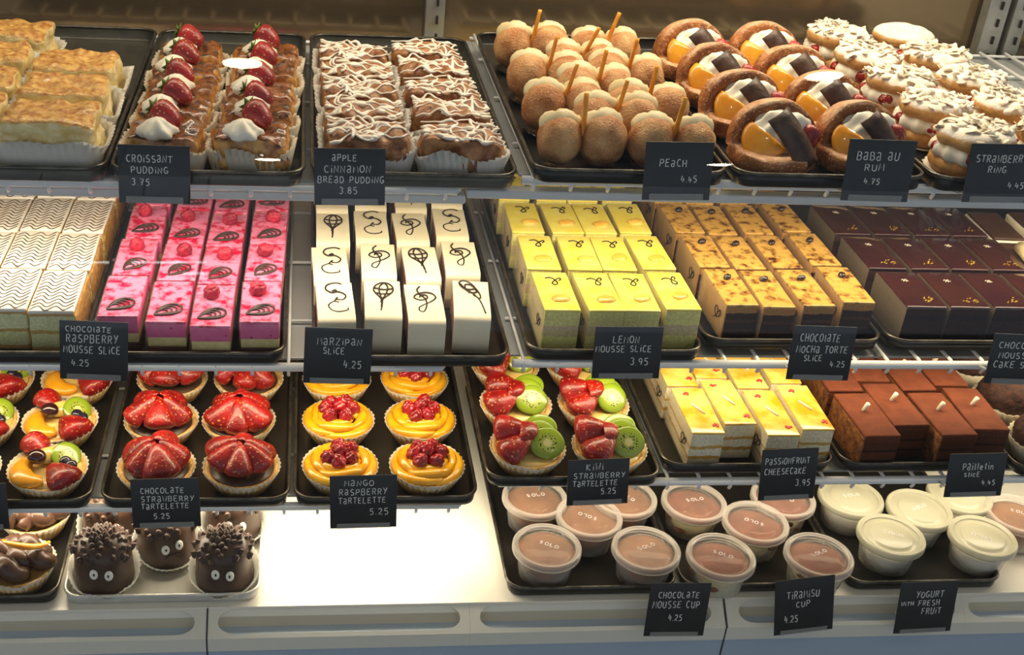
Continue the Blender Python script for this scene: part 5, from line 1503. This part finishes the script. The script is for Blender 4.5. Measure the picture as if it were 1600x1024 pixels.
def lidded_cup(name, x, y, z, rz, k, content, label, group, h=.041, patches=False, toplayer=None):
    t = thing(name, label, 'dessert cup', (x, y, z), rz, group)
    t.scale = (1, 1, .86)
    part('cup', cached('cup_body', cup_body, M['cupwall']), t)
    prof = [(.0308, .0022), (.0314, .003), (.0314+.0062*(h-.003)/.043, h), (.030, h+.0012), (.014, h+.002+.0008*(k % 2)), (.001, h+.0015)]
    c = part('dessert', cached(('cup_in', content, h), lambda: lathe(prof, 44), M[content]), t)
    if toplayer:
        part('cocoa_layer', cached(('cup_top', toplayer), lambda: lathe([(.0372, h+.0005), (.0374, h+.0018), (.030, h+.0034), (.001, h+.004)], 44, lambda a, i: (1, .0008*math.sin(3*a+i))), M[toplayer]), t)
    if patches:
        def pt():
            rr = random.Random(4); m = MB()
            for j in range(6):
                a = j*1.05+rr.uniform(-.3, .3); zz = rr.uniform(.016, .034)
                r = .0312+.0062*(zz-.003)/.043
                m.join(blob((.0085, .0016, .0055), amp=.35, freq=2, seed=j, sub=3), T((r*math.cos(a), r*math.sin(a), zz), (0, rr.uniform(-.5, .5), a+PI/2)))
            return m
        part('soaked_sponge', cached('cup_patch', pt, M['tirapatch']), t, (0, 0, 0), (0, 0, k*1.3), .995)
    l = part('lid', cached('cup_lid_frost', cup_lid, M['lidfrost']) if content == 'yog' else cached('cup_lid', cup_lid, M['lid']), t)
    part('lid_rim', cached('cup_rim_frost', cup_rim, M['lidfrost']) if content == 'yog' else cached('cup_rim', cup_rim, M['lidrim']), l)
    part('embossed_lettering', cached('lid_text', lid_text, M['emboss']), l, (0, .0, .0522), (0, 0, [-.5, .4, 2.6, .15, -.9][k % 5]))
    return t
CU4 = [('mousse', (855, 853), 'chocolate mousse cup with shiny lid, front left corner of its tray'), ('mousse', (1010, 857), 'chocolate mousse cup with shiny lid, behind the mousse cup price card'),
       ('mousse', (921, 806), 'chocolate mousse cup under the kiwi tartlet price card'), ('mousse', (836, 776), 'chocolate mousse cup at the back left under shelf edge'), ('mousse', (976, 776), 'chocolate mousse cup at the back right under shelf edge'),
       ('tira', (1127, 868), 'tiramisu cup with dark lid reflection, front left of its tray'), ('tira', (1280, 867), 'tiramisu cup behind the tiramisu price card'),
       ('tira', (1181, 815), 'tiramisu cup with pink brown lid, middle of its tray'), ('tira', (1085, 783), 'tiramisu cup with sponge patches, back left of its tray'), ('tira', (1224, 777), 'tiramisu cup at the back below the passionfruit price card'),
       ('yog', (1393, 836), 'white yogurt cup with frosted lid, front left of its tray'), ('yog', (1437, 795), 'brightly lit white yogurt cup in the middle of its tray'), ('yog', (1536, 838), 'white yogurt cup with frosted lid, front right of its tray'),
       ('yog', (1330, 776), 'white yogurt cup at the back left under the shelf edge'), ('yog', (1500, 772), 'white yogurt cup half hidden behind the pailletin price card'), ('mousse', (1592, 802), 'brown dessert cup cut by the right photo edge')]
for i, (kd, (px, py), lb) in enumerate(CU4):
    p = at(px, py, z=Z4T+.0079+.0445)
    nm = dict(mousse='chocolate_mousse_cup', tira='tiramisu_cup', yog='yogurt_cup')[kd]
    gr = dict(mousse='chocolate mousse cups', tira='tiramisu cups', yog='yogurt cups')[kd]
    lidded_cup(nm, p.x, p.y, Z4T+.0079, 0, i, kd, lb, gr, .0415 if kd == 'mousse' else .038 if kd == 'tira' else .034, kd == 'tira', 'tiratop' if kd == 'tira' else None)
# ------------------------------------------------------------------ price cards
def write_line(txt, x0, x1, y0, y1, seed, r):
    """one handwritten line inside a box of the card (metres)"""
    rr = random.Random(seed); m = MB()
    ws = [NARROW.get(c, 1.0) if c != ' ' else .7 for c in txt]
    gap = .28; tot = sum(ws)+gap*(len(txt)-1); k = (x1-x0)/tot; x = x0; H = y1-y0
    for c, w_ in zip(txt, ws):
        if c != ' ':
            h = H*rr.uniform(.9, 1.06); dy = H*rr.uniform(-.05, .05); sl = rr.uniform(-.06, .10)
            for st in GLYPH[c]:
                P = [(x+(p[0]*.92+(p[1]-.5)*sl)*w_*k+(0 if w_ > .6 else 0), y0+dy+p[1]*h, 0) for p in st]
                m.join(tube(P, r, 4, flat=.45))
        x += (w_+gap)*k
    return m
def price_card(q, Yb, lines, label, clip=True, thick=.0016, rail=None):
    """q: photo corners TL, TR, BR, BL; the card leans back a little in the plane around Yb"""
    lean = .012
    TL, TR = at(*q[0], Y=Yb+lean), at(*q[1], Y=Yb+lean)
    BR, BL = at(*q[2], Y=Yb), at(*q[3], Y=Yb)
    c = (TL+TR+BR+BL)/4
    ex = ((TR-TL)+(BR-BL))/2; W = ex.length; ex.normalize()
    ey = ((TL-BL)+(TR-BR))/2; ey = ey-ex*ey.dot(ex); H = ey.length; ey.normalize()
    ez = ex.cross(ey)
    base = c-ey*H/2
    t = bpy.data.objects.new('price_card', None); COL.objects.link(t); t.empty_display_size = .02
    t.matrix_world = Matrix(((ex.x, ey.x, ez.x, base.x), (ex.y, ey.y, ez.y, base.y), (ex.z, ey.z, ez.z, base.z), (0, 0, 0, 1)))
    tag(t, label, 'price card', 'black price cards')
    part('card', rbox(W, H, thick, .0007, (2, 2, 1)).mesh('card', M['card']), t, (0, H/2, -thick))
    if lines:
        m = MB()
        for i, (tx, u0, u1, v0, v1) in enumerate(lines):
            m.join(write_line(tx, (u0-.5)*W, (u1-.5)*W, H*(1-v1), H*(1-v0), i+len(tx), .00062))
        part('chalk_lettering', m.mesh('chalk_lettering', M['chalk']), t, (0, 0, .0002))
    if clip:
        part('clear_clip', rbox(W*.8, .0065, .0014, .0005, (2, 1, 1)).mesh('clear_clip', M['clip']), t, (0, .0035, .0002))
        # arm back to the shelf rail or the ledge
        inv = t.matrix_world.inverted()
        if rail is not None:
            e = inv @ Vector((base.x, 1.0942, rail))
        else:
            e = inv @ Vector((base.x, 1.063, Z4-.0135))
        a = Vector((0, e.y+.002, -.0016))
        m = MB()
        for s in (-W*.3, W*.3):
            m.join(tube([(s, a.y, a.z), (s, (a.y+e.y)/2, (a.z+e.z)/2), (s, e.y, e.z)], .0014, 6))
        part('clip_arm', m.mesh('clip_arm', M['clip']), t)
    return t
Y1, Y2_, Y3_, Y4_ = 1.050, 1.056, 1.056, 1.030
CARDS = [
 ([(182, 226), (296, 228), (298, 320), (187, 316)], Y1, [("CROiSSaNT", .12, .76, .17, .29), ("PUDDiNG", .18, .70, .37, .48), ("3.75", .18, .44, .58, .69)], 'black card reading croissant pudding 3.75 on the top shelf'),
 ([(490, 232), (602, 232), (602, 322), (492, 320)], Y1, [("aPPLE", .25, .60, .11, .22), ("CiNNaMON", .14, .80, .30, .42), ("BREaD PUDDiNG", .05, .985, .49, .60), ("3.85", .35, .61, .67, .79)], 'black card reading apple cinnamon bread pudding 3.85'),
 ([(1008, 222), (1115, 222), (1110, 314), (1005, 312)], Y1, [("PEaCH", .22, .62, .30, .42), ("4.45", .55, .79, .58, .69)], 'black card reading peach 4.45 in front of the buns'),
 ([(1327, 217), (1432, 220), (1420, 317), (1315, 313)], Y1, [("BaBa aU", .14, .77, .19, .33), ("RUM", .28, .57, .39, .50), ("4.75", .30, .54, .63, .72)], 'black card reading baba au rum 4.75'),
 ([(1512, 224), (1619, 226), (1615, 318), (1510, 316)], Y1, [("STRaWBERRY", .10, .86, .19, .31), ("RiNG", .30, .57, .38, .49), ("4.45", .63, .87, .65, .75)], 'black card reading strawberry ring at the right edge'),
 ([(94, 500), (201, 505), (199, 596), (92, 592)], Y2_, [("CHOCOlaTE", .09, .76, .09, .18), ("RaSPBERRY", .10, .86, .23, .36), ("MOUSSE SLiCE", .06, .89, .42, .54), ("4.25", .17, .43, .65, .76)], 'black card reading chocolate raspberry mousse slice 4.25'),
 ([(476, 512), (581, 514), (580, 602), (474, 598)], Y2_, [("MaRZiPaN", .19, .85, .18, .30), ("SLiCE", .28, .60, .35, .46), ("4.25", .59, .86, .58, .71)], 'black card reading marzipan slice 4.25'),
 ([(930, 511), (1036, 511), (1031, 592), (925, 592)], Y2_, [("LEMON", .27, .66, .18, .31), ("MOUSSE SLiCE", .03, .85, .36, .48), ("3.95", .55, .82, .60, .73)], 'black card reading lemon mousse slice 3.95'),
 ([(1236, 509), (1333, 511), (1332, 596), (1234, 593)], Y2_, [("CHOCOlaTE", .12, .76, .14, .28), ("MOCHa TORTE", .09, .91, .36, .49), ("SLiCE", .23, .52, .53, .64), ("4.25", .66, .90, .63, .74)], 'black card reading chocolate mocha torte slice 4.25'),
 ([(1552, 522), (1652, 524), (1648, 604), (1540, 598)], Y2_, [("CHOCOlaTE", .10, .80, .16, .28), ("MOUSSE", .13, .62, .36, .48), ("CaKE SLiCE", .08, .84, .54, .67)], 'black card reading chocolate mousse cake slice, at right edge'),
 ([(203, 750), (311, 747), (314, 823), (208, 826)], Y3_, [("CHOCOLaTE", .14, .78, .18, .29), ("STRaWBERRY", .14, .92, .35, .46), ("TaRTELETTE", .14, .84, .50, .61), ("5.25", .31, .55, .70, .81)], 'black card reading chocolate strawberry tartelette 5.25'),
 ([(515, 745), (620, 742), (620, 824), (516, 827)], Y3_, [("MaNGO", .22, .66, .09, .19), ("RaSPBERRY", .14, .86, .25, .36), ("TaRTELETTE", .13, .84, .41, .52), ("5.25", .59, .88, .62, .74)], 'black card reading mango raspberry tartelette 5.25'),
 ([(889, 720), (985, 716), (980, 787), (884, 791)], Y3_, [("KiWi", .30, .58, .09, .23), ("STRaWBERRY", .10, .94, .29, .41), ("TaRTELETTE", .09, .82, .46, .58), ("5.25", .55, .80, .63, .76)], 'black card reading kiwi strawberry tartelette 5.25'),
 ([(1186, 704), (1273, 700), (1278, 779), (1190, 783)], Y3_, [("PaSSiONFRUiT", .07, .86, .17, .29), ("CHEESECaKE", .07, .81, .37, .49), ("3.95", .64, .91, .61, .73)], 'black card reading passionfruit cheesecake 3.95'),
 ([(1487, 711), (1577, 707), (1562, 776), (1473, 777)], Y3_, [("Pailletin", .25, .79, .22, .37), ("slicE", .29, .57, .42, .53), ("4.45", .62, .86, .62, .73)], 'black tilted card reading pailletin slice 4.45'),
 ([(1012, 912), (1105, 912), (1106, 994), (1011, 995)], Y4_, [("CHOCOLaTE", .15, .83, .16, .27), ("MOUSSE CUP", .08, .86, .33, .46), ("4.25", .37, .60, .59, .70)], 'black card reading chocolate mousse cup 4.25 on the front ledge'),
 ([(1205, 910), (1297, 900), (1309, 982), (1216, 994)], Y4_, [("TiRaMiSU", .20, .75, .22, .35), ("CUP", .36, .60, .41, .51), ("4.25", .17, .40, .66, .78)], 'black crooked card reading tiramisu cup 4.25 on the front ledge'),
 ([(1402, 912), (1491, 908), (1493, 986), (1403, 991)], Y4_, [("YOGURT", .29, .77, .18, .30), ("WiTH", .05, .27, .37, .45), ("FRESH", .35, .72, .35, .46), ("FRUiT", .43, .77, .51, .63)], 'black card reading yogurt with fresh fruit on the front ledge'),
 ([(-82, 757), (11, 756), (13, 827), (-80, 830)], Y3_, [], 'blank black card cut by the left photo edge on lower shelf'),
]
RAILS = [Z1L, Z1L, Z1R, Z1R, Z1R, Z2L, Z2L, Z2R, Z2R, Z2R, Z3L, Z3L, Z3R, Z3R, Z3R, None, None, None, Z3L]
for (q, Yb, L, lb), rl in zip(CARDS, RAILS):
    price_card(q, Yb, L, lb, True, .0016, rl)
